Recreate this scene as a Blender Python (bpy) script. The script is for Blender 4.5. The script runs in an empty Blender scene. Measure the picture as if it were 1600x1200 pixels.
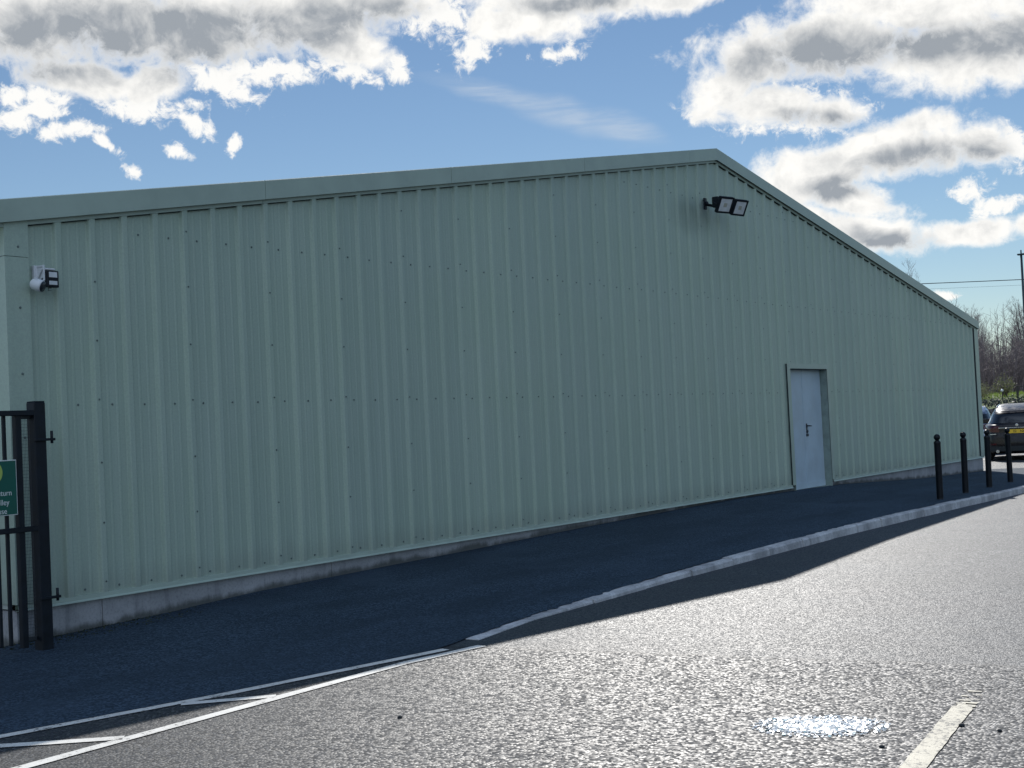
import bpy, math, random
from math import radians as R, sin, cos, pi, sqrt
from mathutils import Vector, Matrix
import bisect

SC = bpy.context.scene
COL = SC.collection
rnd = random.Random(7)

# ------------------------------------------------------------------ helpers
def interp(x, xs, ys):
    if x <= xs[0]: return ys[0]
    if x >= xs[-1]: return ys[-1]
    i = bisect.bisect_right(xs, x)
    t = (x - xs[i-1]) / (xs[i] - xs[i-1])
    return ys[i-1] + (ys[i] - ys[i-1]) * t

class MB:
    """collects shapes, then links them as ONE mesh object"""
    def __init__(s): s.v = []; s.f = []; s.m = []; s.sm = []
    def poly(s, pts, m=0, smooth=False):
        b = len(s.v); s.v += [tuple(p) for p in pts]; s.f.append(tuple(range(b, b+len(pts)))); s.m.append(m); s.sm.append(smooth)
    def mesh(s, vs, fs, m=0, smooth=False):
        b = len(s.v); s.v += [tuple(p) for p in vs]
        for f in fs: s.f.append(tuple(b+i for i in f)); s.m.append(m); s.sm.append(smooth)
    def box(s, x0, x1, y0, y1, z0, z1, m=0, M=None):
        vs = [Vector((x, y, z)) for z in (z0, z1) for y in (y0, y1) for x in (x0, x1)]
        if M: vs = [M @ v for v in vs]
        s.mesh(vs, [(0,2,3,1),(4,5,7,6),(0,1,5,4),(2,6,7,3),(0,4,6,2),(1,3,7,5)], m)
    def bbox(s, x0, x1, y0, y1, z0, z1, b, m=0, M=None):
        """box with chamfered edges"""
        b = min(b, abs(x1-x0)*.45, abs(y1-y0)*.45, abs(z1-z0)*.45)
        vs = []; idx = {}
        X = (x0, x1); Y = (y0, y1); Z = (z0, z1)
        def sg(i): return 1 if i == 0 else -1
        for i in (0,1):
            for j in (0,1):
                for k in (0,1):
                    for a in range(3):
                        p = [X[i], Y[j], Z[k]]
                        d = [b*sg(i), b*sg(j), b*sg(k)]
                        for c in range(3):
                            if c != a: p[c] += d[c]
                        idx[(i,j,k,a)] = len(vs); vs.append(Vector(p))
        fs = []
        q = [(0,0),(1,0),(1,1),(0,1)]
        for i in (0,1):
            fs.append([idx[(i,u,w,0)] for u,w in q]); fs.append([idx[(u,i,w,1)] for u,w in q]); fs.append([idx[(u,w,i,2)] for u,w in q])
        for u in (0,1):
            for w in (0,1):
                fs.append([idx[(u,w,0,0)], idx[(u,w,1,0)], idx[(u,w,1,1)], idx[(u,w,0,1)]])
                fs.append([idx[(u,0,w,0)], idx[(u,1,w,0)], idx[(u,1,w,2)], idx[(u,0,w,2)]])
                fs.append([idx[(0,u,w,1)], idx[(1,u,w,1)], idx[(1,u,w,2)], idx[(0,u,w,2)]])
        for i in (0,1):
            for j in (0,1):
                for k in (0,1): fs.append([idx[(i,j,k,a)] for a in range(3)])
        c = Vector(((x0+x1)/2, (y0+y1)/2, (z0+z1)/2)); out = []
        for f in fs:
            n = (vs[f[1]]-vs[f[0]]).cross(vs[f[2]]-vs[f[0]])
            mid = sum((vs[i] for i in f), Vector())/len(f)
            out.append(tuple(f) if n.dot(mid-c) > 0 else tuple(reversed(f)))
        if M: vs = [M @ v for v in vs]
        s.mesh(vs, out, m)
    def tube(s, pts, rads, n=8, m=0, smooth=True, caps=True):
        pts = [Vector(p) for p in pts]
        if not hasattr(rads, '__len__'): rads = [rads]*len(pts)
        b = len(s.v); ref = None
        for i, p in enumerate(pts):
            d = (pts[min(i+1, len(pts)-1)] - pts[max(i-1, 0)]).normalized()
            if ref is None: ref = Vector((0,0,1)) if abs(d.z) < .9 else Vector((1,0,0))
            u = d.cross(ref).normalized(); w = u.cross(d)
            ref = w
            for k in range(n):
                a = 2*pi*k/n
                s.v.append(tuple(p + (u*cos(a) + w*sin(a))*rads[i]))
        for i in range(len(pts)-1):
            for k in range(n):
                k2 = (k+1) % n
                s.f.append((b+i*n+k, b+i*n+k2, b+(i+1)*n+k2, b+(i+1)*n+k)); s.m.append(m); s.sm.append(smooth)
        if caps:
            s.f.append(tuple(b+k for k in reversed(range(n)))); s.m.append(m); s.sm.append(False)
            e = b+(len(pts)-1)*n
            s.f.append(tuple(e+k for k in range(n))); s.m.append(m); s.sm.append(False)
    def lathe(s, prof, n=20, m=0, M=None, smooth=True):
        b = len(s.v)
        for r, z in prof:
            for k in range(n):
                v = Vector((r*cos(2*pi*k/n), r*sin(2*pi*k/n), z))
                s.v.append(tuple(M @ v if M else v))
        for i in range(len(prof)-1):
            for k in range(n):
                k2 = (k+1) % n
                s.f.append((b+i*n+k, b+i*n+k2, b+(i+1)*n+k2, b+(i+1)*n+k)); s.m.append(m); s.sm.append(smooth)
        s.f.append(tuple(b+k for k in reversed(range(n)))); s.m.append(m); s.sm.append(False)
        e = b+(len(prof)-1)*n
        s.f.append(tuple(e+k for k in range(n))); s.m.append(m); s.sm.append(False)
    def data(s, name, mats):
        me = bpy.data.meshes.new(name); me.from_pydata(s.v, [], s.f)
        for m in (mats if isinstance(mats, (list, tuple)) else [mats]): me.materials.append(m)
        me.polygons.foreach_set('material_index', s.m); me.polygons.foreach_set('use_smooth', s.sm); me.update()
        return me
    def build(s, name, mats, parent=None):
        o = bpy.data.objects.new(name, s.data(name, mats)); COL.objects.link(o)
        if parent: o.parent = parent
        return o

def tag(o, label=None, cat=None, group=None, kind=None):
    if label: o['label'] = label
    if cat: o['category'] = cat
    if group: o['group'] = group
    if kind: o['kind'] = kind
    return o
def empty(name, loc=(0,0,0), rz=0):
    o = bpy.data.objects.new(name, None); COL.objects.link(o); o.location = loc; o.rotation_euler = (0,0,rz); o.empty_display_size = .2
    return o
def copy_tree(o, parent=None):
    c = o.copy(); COL.objects.link(c)
    if parent: c.parent = parent
    for ch in list(o.children): copy_tree(ch, c)
    return c

# ------------------------------------------------------------------ materials
def nt(name):
    m = bpy.data.materials.new(name); m.use_nodes = True
    t = m.node_tree; b = t.nodes['Principled BSDF']
    return m, t, b
def N(t, typ, **kw):
    n = t.nodes.new(typ)
    for k, v in kw.items():
        if k.startswith('i_'):
            key = k[2:]
            key = int(key) if key.isdigit() else key
            n.inputs[key].default_value = v
        else: setattr(n, k, v)
    return n
def math_(t, op, a, b=None, c=None, clamp=False):
    n = t.nodes.new('ShaderNodeMath'); n.operation = op; n.use_clamp = clamp
    for i, x in enumerate((a, b, c)):
        if x is None: continue
        if isinstance(x, (int, float)): n.inputs[i].default_value = x
        else: t.links.new(x, n.inputs[i])
    return n.outputs[0]
def ramp(t, fac, lo, hi, a=0.0, b=1.0, smooth=True):
    n = t.nodes.new('ShaderNodeMapRange'); n.interpolation_type = 'SMOOTHSTEP' if smooth else 'LINEAR'
    n.inputs['From Min'].default_value = lo; n.inputs['From Max'].default_value = hi
    n.inputs['To Min'].default_value = a; n.inputs['To Max'].default_value = b
    t.links.new(fac, n.inputs['Value']); return n.outputs['Result']
def mix(t, fac, a, b, mode='MIX'):
    n = t.nodes.new('ShaderNodeMix'); n.data_type = 'RGBA'; n.blend_type = mode
    for sock, x in ((n.inputs[0], fac), (n.inputs[6], a), (n.inputs[7], b)):
        if isinstance(x, (int, float)): sock.default_value = x
        elif isinstance(x, tuple): sock.default_value = x if len(x) == 4 else (*x, 1)
        else: t.links.new(x, sock)
    return n.outputs[2]
def noise(t, vec, scale, detail=4, rough=.55, dist=0.0):
    n = t.nodes.new('ShaderNodeTexNoise'); n.inputs['Scale'].default_value = scale
    n.inputs['Detail'].default_value = detail; n.inputs['Roughness'].default_value = rough; n.inputs['Distortion'].default_value = dist
    if vec is not None: t.links.new(vec, n.inputs['Vector'])
    return n.outputs['Fac']
def objco(t, scale=None):
    c = t.nodes.new('ShaderNodeTexCoord').outputs['Object']
    if scale:
        mp = t.nodes.new('ShaderNodeMapping'); mp.inputs['Scale'].default_value = scale
        t.links.new(c, mp.inputs['Vector']); return mp.outputs['Vector']
    return c
def bump(t, b, h, strength, dist):
    n = t.nodes.new('ShaderNodeBump'); n.inputs['Strength'].default_value = strength; n.inputs['Distance'].default_value = dist
    t.links.new(h, n.inputs['Height']); t.links.new(n.outputs['Normal'], b.inputs['Normal'])
def simple(name, col, rough=.5, metal=0.0, var=.15, scale=8, spec=.5, coat=0.0, bmp=0.0):
    m, t, b = nt(name)
    f = noise(t, objco(t), scale, 5)
    dark = tuple(c*(1-var) for c in col); lite = tuple(min(1, c*(1+var)) for c in col)
    t.links.new(mix(t, ramp(t, f, .3, .7), dark, lite), b.inputs['Base Color'])
    t.links.new(ramp(t, f, .3, .7, max(0, rough-.06), min(1, rough+.06)), b.inputs['Roughness'])
    b.inputs['Metallic'].default_value = metal; b.inputs['Specular IOR Level'].default_value = spec
    b.inputs['Coat Weight'].default_value = coat
    if bmp: bump(t, b, noise(t, objco(t), scale*6, 3), bmp, .01)
    return m

def mat_cladding():
    m, t, b = nt('painted_steel_cladding')
    co = objco(t)
    sx = t.nodes.new('ShaderNodeSeparateXYZ'); t.links.new(co, sx.inputs[0])
    # one tone per metre wide sheet
    fl = math_(t, 'FLOOR', math_(t, 'ADD', sx.outputs[0], .02))
    wn = N(t, 'ShaderNodeTexWhiteNoise', noise_dimensions='1D'); t.links.new(fl, wn.inputs['W'])
    streak = noise(t, objco(t, (9, 9, .35)), 1.0, 6, .6)
    blot = noise(t, objco(t, (.5, .5, .8)), 1.2, 5, .6)
    fine = noise(t, co, 60, 3, .6)
    base = mix(t, ramp(t, streak, .3, .75), (.425, .53, .435), (.49, .59, .485))
    base = mix(t, ramp(t, blot, .35, .7, 0, .35), base, (.41, .535, .39))
    base = mix(t, math_(t, 'MULTIPLY', wn.outputs['Value'], .20), base, (.27, .35, .34))
    base = mix(t, ramp(t, fine, .35, .7, 0, .24), base, (.25, .30, .28))
    # grime left of and below the twin floodlight on the gable
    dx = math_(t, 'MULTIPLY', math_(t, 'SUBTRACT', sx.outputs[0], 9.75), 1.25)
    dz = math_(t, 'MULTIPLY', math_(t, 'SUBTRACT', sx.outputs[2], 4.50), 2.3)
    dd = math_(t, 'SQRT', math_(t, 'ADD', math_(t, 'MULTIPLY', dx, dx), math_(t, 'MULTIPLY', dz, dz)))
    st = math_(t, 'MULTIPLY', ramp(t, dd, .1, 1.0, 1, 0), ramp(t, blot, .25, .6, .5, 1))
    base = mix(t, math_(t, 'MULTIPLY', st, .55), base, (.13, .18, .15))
    # splashed dirt at the foot
    foot = math_(t, 'MULTIPLY', ramp(t, math_(t, 'ADD', sx.outputs[2], math_(t, 'MULTIPLY', streak, .35)), .42, .75, 1, 0), .35)
    base = mix(t, foot, base, (.22, .22, .20))
    t.links.new(base, b.inputs['Base Color'])
    t.links.new(ramp(t, streak, .3, .7, .34, .5), b.inputs['Roughness'])
    h = math_(t, 'ADD', noise(t, objco(t, (2.2, 1, .6)), 1.0, 3, .5), math_(t, 'MULTIPLY', noise(t, co, 140, 2), .03))
    bump(t, b, h, .35, .02)
    return m
def mat_concrete(name='stained_concrete', lite=(.46,.46,.47), dark=(.34,.345,.355), zdamp=None):
    m, t, b = nt(name)
    co = objco(t); sx = t.nodes.new('ShaderNodeSeparateXYZ'); t.links.new(co, sx.inputs[0])
    a = noise(t, co, 2.5, 8, .65); f = noise(t, co, 45, 4, .6)
    v = noise(t, objco(t, (7, 7, .6)), 1, 5, .6)
    c = mix(t, ramp(t, a, .32, .68), dark, lite)
    c = mix(t, ramp(t, v, .5, .72, 0, .45), c, (.14,.15,.16))
    c = mix(t, ramp(t, f, .45, .75, 0, .4), c, (.12,.125,.13))
    if zdamp is not None:
        # splash-back dirt and moss along the foot, following the pavement line
        line = t.nodes.new('ShaderNodeFloatCurve')
        xs = math_(t, 'DIVIDE', math_(t, 'ADD', sx.outputs[0], 2.0), 27.0, clamp=True)
        t.links.new(xs, line.inputs['Value'])
        cu = line.mapping.curves[0]
        pts = [((px+2)/27, .5+pz) for px, pz in zdamp]
        cu.points[0].location = pts[0]; cu.points[1].location = pts[-1]
        for p in pts[1:-1]: cu.points.new(*p)
        for p in cu.points: p.handle_type = 'VECTOR'
        line.mapping.update()
        up = math_(t, 'SUBTRACT', sx.outputs[2], math_(t, 'SUBTRACT', line.outputs[0], .5))
        up = math_(t, 'ADD', up, math_(t, 'MULTIPLY', math_(t, 'SUBTRACT', noise(t, objco(t, (1.3,1.3,.6)), 2.0, 6, .7), .5), .22))
        c = mix(t, ramp(t, up, .015, .085, .85, 0), c, (.07, .078, .07))
    t.links.new(c, b.inputs['Base Color']); b.inputs['Roughness'].default_value = .9
    bump(t, b, math_(t, 'ADD', a, math_(t, 'MULTIPLY', f, .3)), .5, .012)
    return m
def mat_asphalt():
    """two resurfacings of one road: coarse chippings this side of a seam, finer worn tarmac beyond"""
    m, t, b = nt('road_asphalt')
    co = objco(t); sx = t.nodes.new('ShaderNodeSeparateXYZ'); t.links.new(co, sx.inputs[0])
    # seam runs from (-0.56,-3.5) to (-0.03,-7.07): signed distance toward +x
    wob = math_(t, 'MULTIPLY', math_(t, 'SUBTRACT', noise(t, co, 3.0, 5), .5), .16)
    d = math_(t, 'ADD', math_(t, 'ADD', sx.outputs[0], math_(t, 'MULTIPLY', sx.outputs[1], .148)), math_(t, 'ADD', wob, 1.075))
    fine = ramp(t, math_(t, 'ADD', d, math_(t, 'MULTIPLY', math_(t, 'SUBTRACT', noise(t, co, 14, 4, .7), .5), .30)), -.07, .07)
    def cells(scale):
        v = N(t, 'ShaderNodeTexVoronoi', feature='F1'); v.inputs['Scale'].default_value = scale; v.inputs['Randomness'].default_value = 1
        t.links.new(co, v.inputs['Vector']); s = t.nodes.new('ShaderNodeSeparateColor'); t.links.new(v.outputs['Color'], s.inputs[0])
        return v.outputs['Distance'], s.outputs[0], s.outputs[1]
    d1, r1, g1 = cells(66); d2, r2, g2 = cells(105)
    big = noise(t, co, .55, 6, .6); mr = N(t, 'ShaderNodeMapping'); mr.inputs['Rotation'].default_value = (0,0,R(55)); t.links.new(co, mr.inputs['Vector'])
    mr2 = N(t, 'ShaderNodeMapping'); mr2.inputs['Scale'].default_value = (.16, 1.15, 1); t.links.new(mr.outputs[0], mr2.inputs['Vector'])
    patch = noise(t, mr2.outputs[0], 1.3, 7, .68)
    # coarse: chips of mixed stone in a dark binder
    chip = mix(t, ramp(t, r1, .5, .98), (.024,.029,.036), (.135,.138,.142))
    chip = mix(t, ramp(t, d1, .36, .7, 0, .95), chip, (.012,.013,.015))
    fn = mix(t, ramp(t, r2, .35, 1.0), (.026,.033,.041), (.078,.088,.100))
    fn = mix(t, ramp(t, d2, .45, .85, 0, .7), fn, (.020,.021,.023))
    c = mix(t, fine, chip, fn)
    c = mix(t, ramp(t, patch, .40, .62, 0, .5), c, (.026,.030,.036))
    c = mix(t, ramp(t, big, .52, .7, 0, .30), c, (.064,.072,.082))
    # dark line of bitumen along the seam
    sl = math_(t, 'MULTIPLY', ramp(t, math_(t, 'ABSOLUTE', d), .01, .045, 1, 0), ramp(t, patch, .3, .6, .3, 1))
    c = mix(t, math_(t, 'MULTIPLY', sl, .75), c, (.02,.02,.022))
    t.links.new(c, b.inputs['Base Color'])
    rg = mix(t, fine, ramp(t, g1, 0, 1, .47, .90), ramp(t, g2, 0, 1, .46, .80))
    t.links.new(rg, b.inputs['Roughness'])
    t.links.new(ramp(t, fine, 0, 1, .5, .40), b.inputs['Specular IOR Level'])
    # every chip tilts its own way
    h1 = math_(t, 'MULTIPLY', math_(t, 'SUBTRACT', 1, d1), math_(t, 'ADD', .35, math_(t, 'MULTIPLY', g1, .65)))
    h2 = math_(t, 'MULTIPLY', math_(t, 'SUBTRACT', 1, d2), math_(t, 'ADD', .35, math_(t, 'MULTIPLY', g2, .65)))
    h = math_(t, 'ADD', math_(t, 'MULTIPLY', math_(t, 'SUBTRACT', 1, fine), h1), math_(t, 'MULTIPLY', math_(t, 'MULTIPLY', fine, .62), h2))
    bump(t, b, h, .50, .010)
    return m
def mat_tarmac():
    m, t, b = nt('pavement_tarmac')
    co = objco(t)
    v = N(t, 'ShaderNodeTexVoronoi', feature='F1'); v.inputs['Scale'].default_value = 75; t.links.new(co, v.inputs['Vector'])
    s = t.nodes.new('ShaderNodeSeparateColor'); t.links.new(v.outputs['Color'], s.inputs[0])
    patch = noise(t, objco(t, (.3, 1.2, 1)), 1.4, 6, .65)
    c = mix(t, ramp(t, s.outputs[0], .1, 1.0), (.008,.021,.038), (.052,.088,.132))  # blue cast of the shade is mixed into these tarmac colours
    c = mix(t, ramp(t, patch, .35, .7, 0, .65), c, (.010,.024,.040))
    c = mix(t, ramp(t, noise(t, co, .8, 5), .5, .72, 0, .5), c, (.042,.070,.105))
    t.links.new(c, b.inputs['Base Color']); b.inputs['Roughness'].default_value = .85
    b.inputs['Specular IOR Level'].default_value = .3
    bump(t, b, v.outputs['Distance'], .6, .006)
    return m
def mat_paintline(name, col, lo, hi):
    m, t, b = nt(name); co = objco(t)
    w = noise(t, co, 38, 5, .7); w2 = noise(t, co, 5, 4, .6)
    k = ramp(t, math_(t, 'ADD', math_(t, 'MULTIPLY', w, .7), math_(t, 'MULTIPLY', w2, .3)), lo, hi)
    c = mix(t, k, (.07,.07,.07), mix(t, ramp(t, w2, .35, .65), tuple(x*.86 for x in col), col))
    t.links.new(c, b.inputs['Base Color']); b.inputs['Roughness'].default_value = .7
    bump(t, b, noise(t, co, 90, 2), .5, .004)
    return m
def mat_leaf(name, a, bcol, rough=.55, trans=.25):
    m, t, b = nt(name)
    g = N(t, 'ShaderNodeNewGeometry'); r = g.outputs['Random Per Island']
    n = noise(t, objco(t), 1.3, 3)
    c = mix(t, math_(t, 'ADD', math_(t, 'MULTIPLY', r, .7), math_(t, 'MULTIPLY', n, .3)), a, bcol)
    t.links.new(c, b.inputs['Base Color']); b.inputs['Roughness'].default_value = rough
    b.inputs['Transmission Weight'].default_value = 0
    tr = N(t, 'ShaderNodeBsdfTranslucent'); t.links.new(c, tr.inputs['Color'])
    ms = N(t, 'ShaderNodeMixShader'); ms.inputs[0].default_value = trans
    t.links.new(b.outputs[0], ms.inputs[1]); t.links.new(tr.outputs[0], ms.inputs[2])
    t.links.new(ms.outputs[0], t.nodes['Material Output'].inputs['Surface'])
    return m

M = {}
M['clad'] = mat_cladding()
M['trim'] = simple('painted_trim', (.42,.51,.43), .42, var=.07, scale=3, bmp=.05)
M['side'] = simple('side_cladding_paint', (.46,.50,.45), .5, var=.08, scale=2)
M['roof'] = simple('roof_sheet_paint', (.42,.45,.44), .4, var=.1, scale=2)
M['shade_and_black'] = simple('shade_and_black_parts', (.028,.034,.038), .9)  # near-black for shade painted under trims and in gaps, also black parts and stones
M['screw'] = simple('screw_head', (.16,.20,.19), .45, metal=.3)
M['door'] = simple('door_paint', (.49,.60,.67), .45, var=.08, scale=2.5, bmp=.04)
M['reveal'] = simple('reveal_flashing', (.24,.30,.27), .5)
M['handle'] = simple('dark_handle_metal', (.05,.06,.075), .35, metal=.5)
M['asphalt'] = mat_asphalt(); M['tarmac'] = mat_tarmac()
M['kerb'] = mat_concrete('kerb_concrete', (.70,.70,.70), (.36,.36,.37))
M['line'] = mat_paintline('worn_white_line', (.78,.76,.70), .36, .46)
M['linew'] = mat_paintline('very_worn_cream_line', (.70,.64,.50), .38, .49)
M['black'] = simple('black_powder_coat', (.008,.012,.018), .5, spec=.3, var=.3, scale=12)
M['bollard'] = simple('bollard_black_paint', (.004,.006,.010), .42, spec=.3, var=.3, scale=10)
M['white'] = simple('white_plastic', (.72,.74,.76), .4, var=.05)
M['lens'] = simple('floodlight_glass', (.72,.74,.75), .15, var=.1, spec=.6)
M['signgreen'] = simple('sign_green', (.0,.105,.075), .4, var=.06)
M['signwhite'] = simple('sign_white', (.75,.78,.76), .45, var=.04)
M['signlime'] = simple('sign_lime', (.42,.56,.12), .45, var=.05)
M['wire'] = simple('galvanised_wire', (.05,.06,.07), .5, metal=.3)
M['bark'] = simple('winter_bark', (.19,.165,.165), .9, var=.35, scale=6)
M['twig'] = simple('winter_twig', (.20,.165,.17), .85, var=.35, scale=2)
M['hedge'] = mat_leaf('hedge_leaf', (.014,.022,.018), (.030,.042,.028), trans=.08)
M['shrub'] = mat_leaf('olive_leaf', (.16,.17,.06), (.30,.31,.13), trans=.4)
M['grassblade'] = mat_leaf('grass_blade', (.14,.22,.04), (.26,.34,.07), trans=.4)
M['turf'] = simple('turf_soil', (.09,.12,.035), .95, var=.4, scale=3)
M['moss'] = mat_leaf('moss_and_weeds', (.02,.035,.015), (.06,.07,.03))
M['carpaint'] = simple('dark_plum_car_paint', (.004,.003,.005), .3, var=.1, coat=.25, spec=.3)
M['carsilver'] = simple('silver_blue_car_paint', (.30,.33,.40), .25, metal=.5, var=.08, coat=1.0)
M['carglass'] = simple('car_glass', (.008,.010,.013), .05, spec=.8, var=.1)
M['tyre'] = simple('tyre_rubber', (.015,.015,.016), .9)
M['rim'] = simple('alloy_rim', (.35,.36,.38), .3, metal=.8)
M['taillamp'] = simple('tail_lamp_red', (.06,.004,.006), .15, var=.1)
M['plate'] = simple('yellow_plate', (.80,.52,.03), .45, var=.04)
M['ink'] = simple('black_ink', (.012,.012,.012), .6)
M['chrome'] = simple('chrome', (.65,.66,.68), .15, metal=1.0, var=.05)
M['post'] = simple('teal_lamp_post_paint', (.012,.035,.045), .45)
M['timber'] = simple('old_post_timber', (.05,.045,.04), .85)
M['cable'] = simple('cable_sheath', (.02,.022,.025), .7)
m, t, b = nt('crushed_safety_glass')
r = N(t, 'ShaderNodeNewGeometry').outputs['Random Per Island']
cg = N(t, 'ShaderNodeValToRGB'); cg.color_ramp.interpolation = 'CONSTANT'
cg.color_ramp.elements[0].color = (.95,.97,.97,1); cg.color_ramp.elements[1].position = .92; cg.color_ramp.elements[1].color = (.60,.86,.88,1)
e = cg.color_ramp.elements.new(.965); e.color = (.05,.16,.20,1)
t.links.new(r, cg.inputs[0]); t.links.new(cg.outputs[0], b.inputs['Base Color'])
b.inputs['Roughness'].default_value = .22; b.inputs['Specular IOR Level'].default_value = 1.0; b.inputs['Coat Weight'].default_value = .6; b.inputs['Coat Roughness'].default_value = .2
tr = N(t, 'ShaderNodeBsdfTranslucent'); t.links.new(cg.outputs[0], tr.inputs['Color'])
ms = N(t, 'ShaderNodeMixShader'); ms.inputs[0].default_value = .25
t.links.new(b.outputs[0], ms.inputs[1]); t.links.new(tr.outputs[0], ms.inputs[2]); t.links.new(ms.outputs[0], t.nodes['Material Output'].inputs['Surface'])
M['glasschip'] = m

# ------------------------------------------------------------------ levels of the site
RX=[-60,-8,-4,-.8,3.3,7,14,25,60]; RZ=[-.06,-.06,-.05,-.03,0,0,-.07,-.13,-.15]
road = lambda x: interp(x, RX, RZ)
KX=[-.3,.578,2.355,3.564,5.117,6.804,9.5,12.56,16.06,40]; KY=[-3.325,-3.19,-3.147,-3.13,-3.1,-3.06,-2.96,-2.88,-2.86,-2.8]
kerb_y = lambda x: interp(x, KX, KY)
kerb_up = lambda x: interp(x, [-.4,.6,1.4,3,5,9,40], [.003,.004,.022,.05,.07,.1,.1])
WX=[-12,-2,-1.5,-.2,.7,2.5,4.1,6.3,8.6,10.6,12.9,14.9,19.4,23.6,40]; WZ=[-.03,0,.01,.042,.08,.108,.13,.17,.2,.22,.2,.18,.02,-.06,-.08]
wall_z = lambda x: interp(x, WX, WZ)
BX=[-12,-5.6,-3.74,-2.44,-1.2,-.7,-.3]; BY=[-.6,-2.115,-2.60,-2.945,-3.195,-3.29,-3.2]
def pave_edge(x): return interp(x, BX, BY) if x < -.3 else kerb_y(x) + .125
def pave_z(x, y):
    k = pave_edge(x); zk = road(x) + kerb_up(x); tt = min(1, max(0, (y-k)/(-k)))
    return zk + (wall_z(x)-zk)*tt**1.4

# ------------------------------------------------------------------ ground, road, pavement, kerb
g = MB(); g.poly([(-4000,-4000,-.5),(4000,-4000,-.5),(4000,4000,-.5),(-4000,4000,-.5)])
tag(g.build('ground', M['turf']), kind='structure')

xs = sorted(set([-60,-40,-25,-15,-.8,3.3]+[ -12+i*.5 for i in range(0,100)]+[40,44]))
rd = MB()
ys = [-60,-40,-20,-12,-9,-7,-5,-4,-3,-2,0,6,14,30,60]
vs = [(x,y,road(x)) for x in xs for y in ys]; ny = len(ys)
rd.mesh(vs, [(i*ny+j,(i+1)*ny+j,(i+1)*ny+j+1,i*ny+j+1) for i in range(len(xs)-1) for j in range(ny-1)], 0, True)
tag(rd.build('car_park_road', M['asphalt']), kind='structure')

rj = random.Random(19); JT = [max(-.05, min(.0, rj.gauss(-.022,.014))) for _ in range(2000)]
def edge_j(x): return interp((x+12)/.0625, list(range(2000))[int((x+12)/.0625):int((x+12)/.0625)+2] or [0], JT[int((x+12)/.0625):int((x+12)/.0625)+2] or [0])
pv = MB(); pxs = [-12+i*.25 for i in range(48)]+[i*.0625 for i in range(int(24.6/.0625)+1)]
rows = 14; vs = []
for x in pxs:
    e = pave_edge(x)
    for j in range(rows+1):
        y = e + (.01-e)*j/rows
        vs.append((x, y + (edge_j(x) if j == 0 and x > -.2 else 0), pave_z(x, y) + (.009 if x > -.2 else .004)))
n1 = rows+1
pv.mesh(vs, [(i*n1+j,(i+1)*n1+j,(i+1)*n1+j+1,i*n1+j+1) for i in range(len(pxs)-1) for j in range(rows)], 0, True)
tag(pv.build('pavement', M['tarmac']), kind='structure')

kb = MB(); x = -.30; rk = random.Random(3)
while x < 24.6:
    L = .915; x1 = x + L - .014; prev = None; n = 3
    dz = rk.uniform(-.006, .006); dy = rk.uniform(-.010, .010)
    for i in range(n+1):
        xx = x + (x1-x)*i/n; y0 = kerb_y(xx)+dy; y1 = y0+.125; zt = road(xx)+kerb_up(xx)+.006+dz; zb = road(xx)-.1
        c = min(.018, .5*kerb_up(xx))
        ring = [(xx,y0-.012,zb),(xx,y0,zt-c),(xx,y0+c,zt),(xx,y1-.006,zt),(xx,y1,zt-.006),(xx,y1,zb)]
        if prev:
            for a in range(5): kb.poly([prev[a],ring[a],ring[a+1],prev[a+1]])
        else: kb.poly(list(reversed(ring)))
        prev = ring
    kb.poly(prev); x += L
tag(kb.build('kerb', M['kerb']), kind='structure')

def strip(pts, w, name, mat, taper=None, cat='road marking', label=None, group=None):
    s = MB(); P = [Vector((p[0], p[1])) for p in pts]; Q = []
    for a, b2 in zip(P[:-1], P[1:]):
        k = max(1, int((b2-a).length/.15))
        for i in range(k): Q.append(a+(b2-a)*i/k)
    Q.append(P[-1]); L = []; rr = random.Random(len(name)*7+int(abs(pts[0][0])*100))
    for i, q in enumerate(Q):
        d = (Q[min(i+1,len(Q)-1)]-Q[max(i-1,0)]).normalized(); nn = Vector((-d.y, d.x))
        ww = w*(1+rr.uniform(-.06,.06))
        for sg in (-1,1):
            v = q+nn*ww/2*sg
            L.append((v.x, v.y, road(v.x)+.005))
    s.mesh(L, [(2*i,2*i+1,2*i+3,2*i+2) for i in range(len(Q)-1)])
    o = s.build(name, mat); tag(o, label, cat, group); return o
strip([(-5.6,-2.16),(-3.74,-2.642),(-2.44,-2.985),(-1.2,-3.235),(-.70,-3.335)], .085, 'road_marking', M['line'],
      label='long white painted line in the shade, nearest the wall and ending short of the kerb', group='white bay lines beside the pavement')
strip([(-5.6,-3.385),(-3.8,-3.375),(-2.3,-3.385),(-1.2,-3.40),(-.50,-3.50)], .085, 'road_marking', M['line'],
      label='long white painted line along the sunlit edge of the shadow, reaching almost to the kerb end', group='white bay lines beside the pavement')
strip([(-4.02,-2.66),(-3.72,-3.04),(-3.47,-3.34)], .085, 'road_marking', M['line'],
      label='short white cross line between the two long lines, at the bottom left corner', group='white bay lines beside the pavement')
strip([(-2.74,-2.95),(-2.52,-3.17),(-2.35,-3.34)], .085, 'road_marking', M['line'],
      label='short white cross line between the two long lines, half in shade left of the kerb end', group='white bay lines beside the pavement')
s_ = MB(); rr = random.Random(77)
def lp(x, o): 
    y = -7.215+(x+2.39)*.126+o; return (x-o*.126, y, road(x)+.005)
segs = [(-3.6,-1.20,.053,-.053)]
xx = -1.20
for (g0, ln, oa, ob) in ((.0,.03,.053,-.045),(.0,.05,.035,-.053),(.012,.018,.05,.0),(.0,.03,.02,-.053),(.03,.022,.048,-.01),(.016,.012,.02,-.05),(.05,.03,.053,.015),(.012,.016,.0,-.045),(.07,.024,.04,-.03)):
    xx += g0; segs.append((xx, xx+ln, oa, ob)); xx += ln
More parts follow.
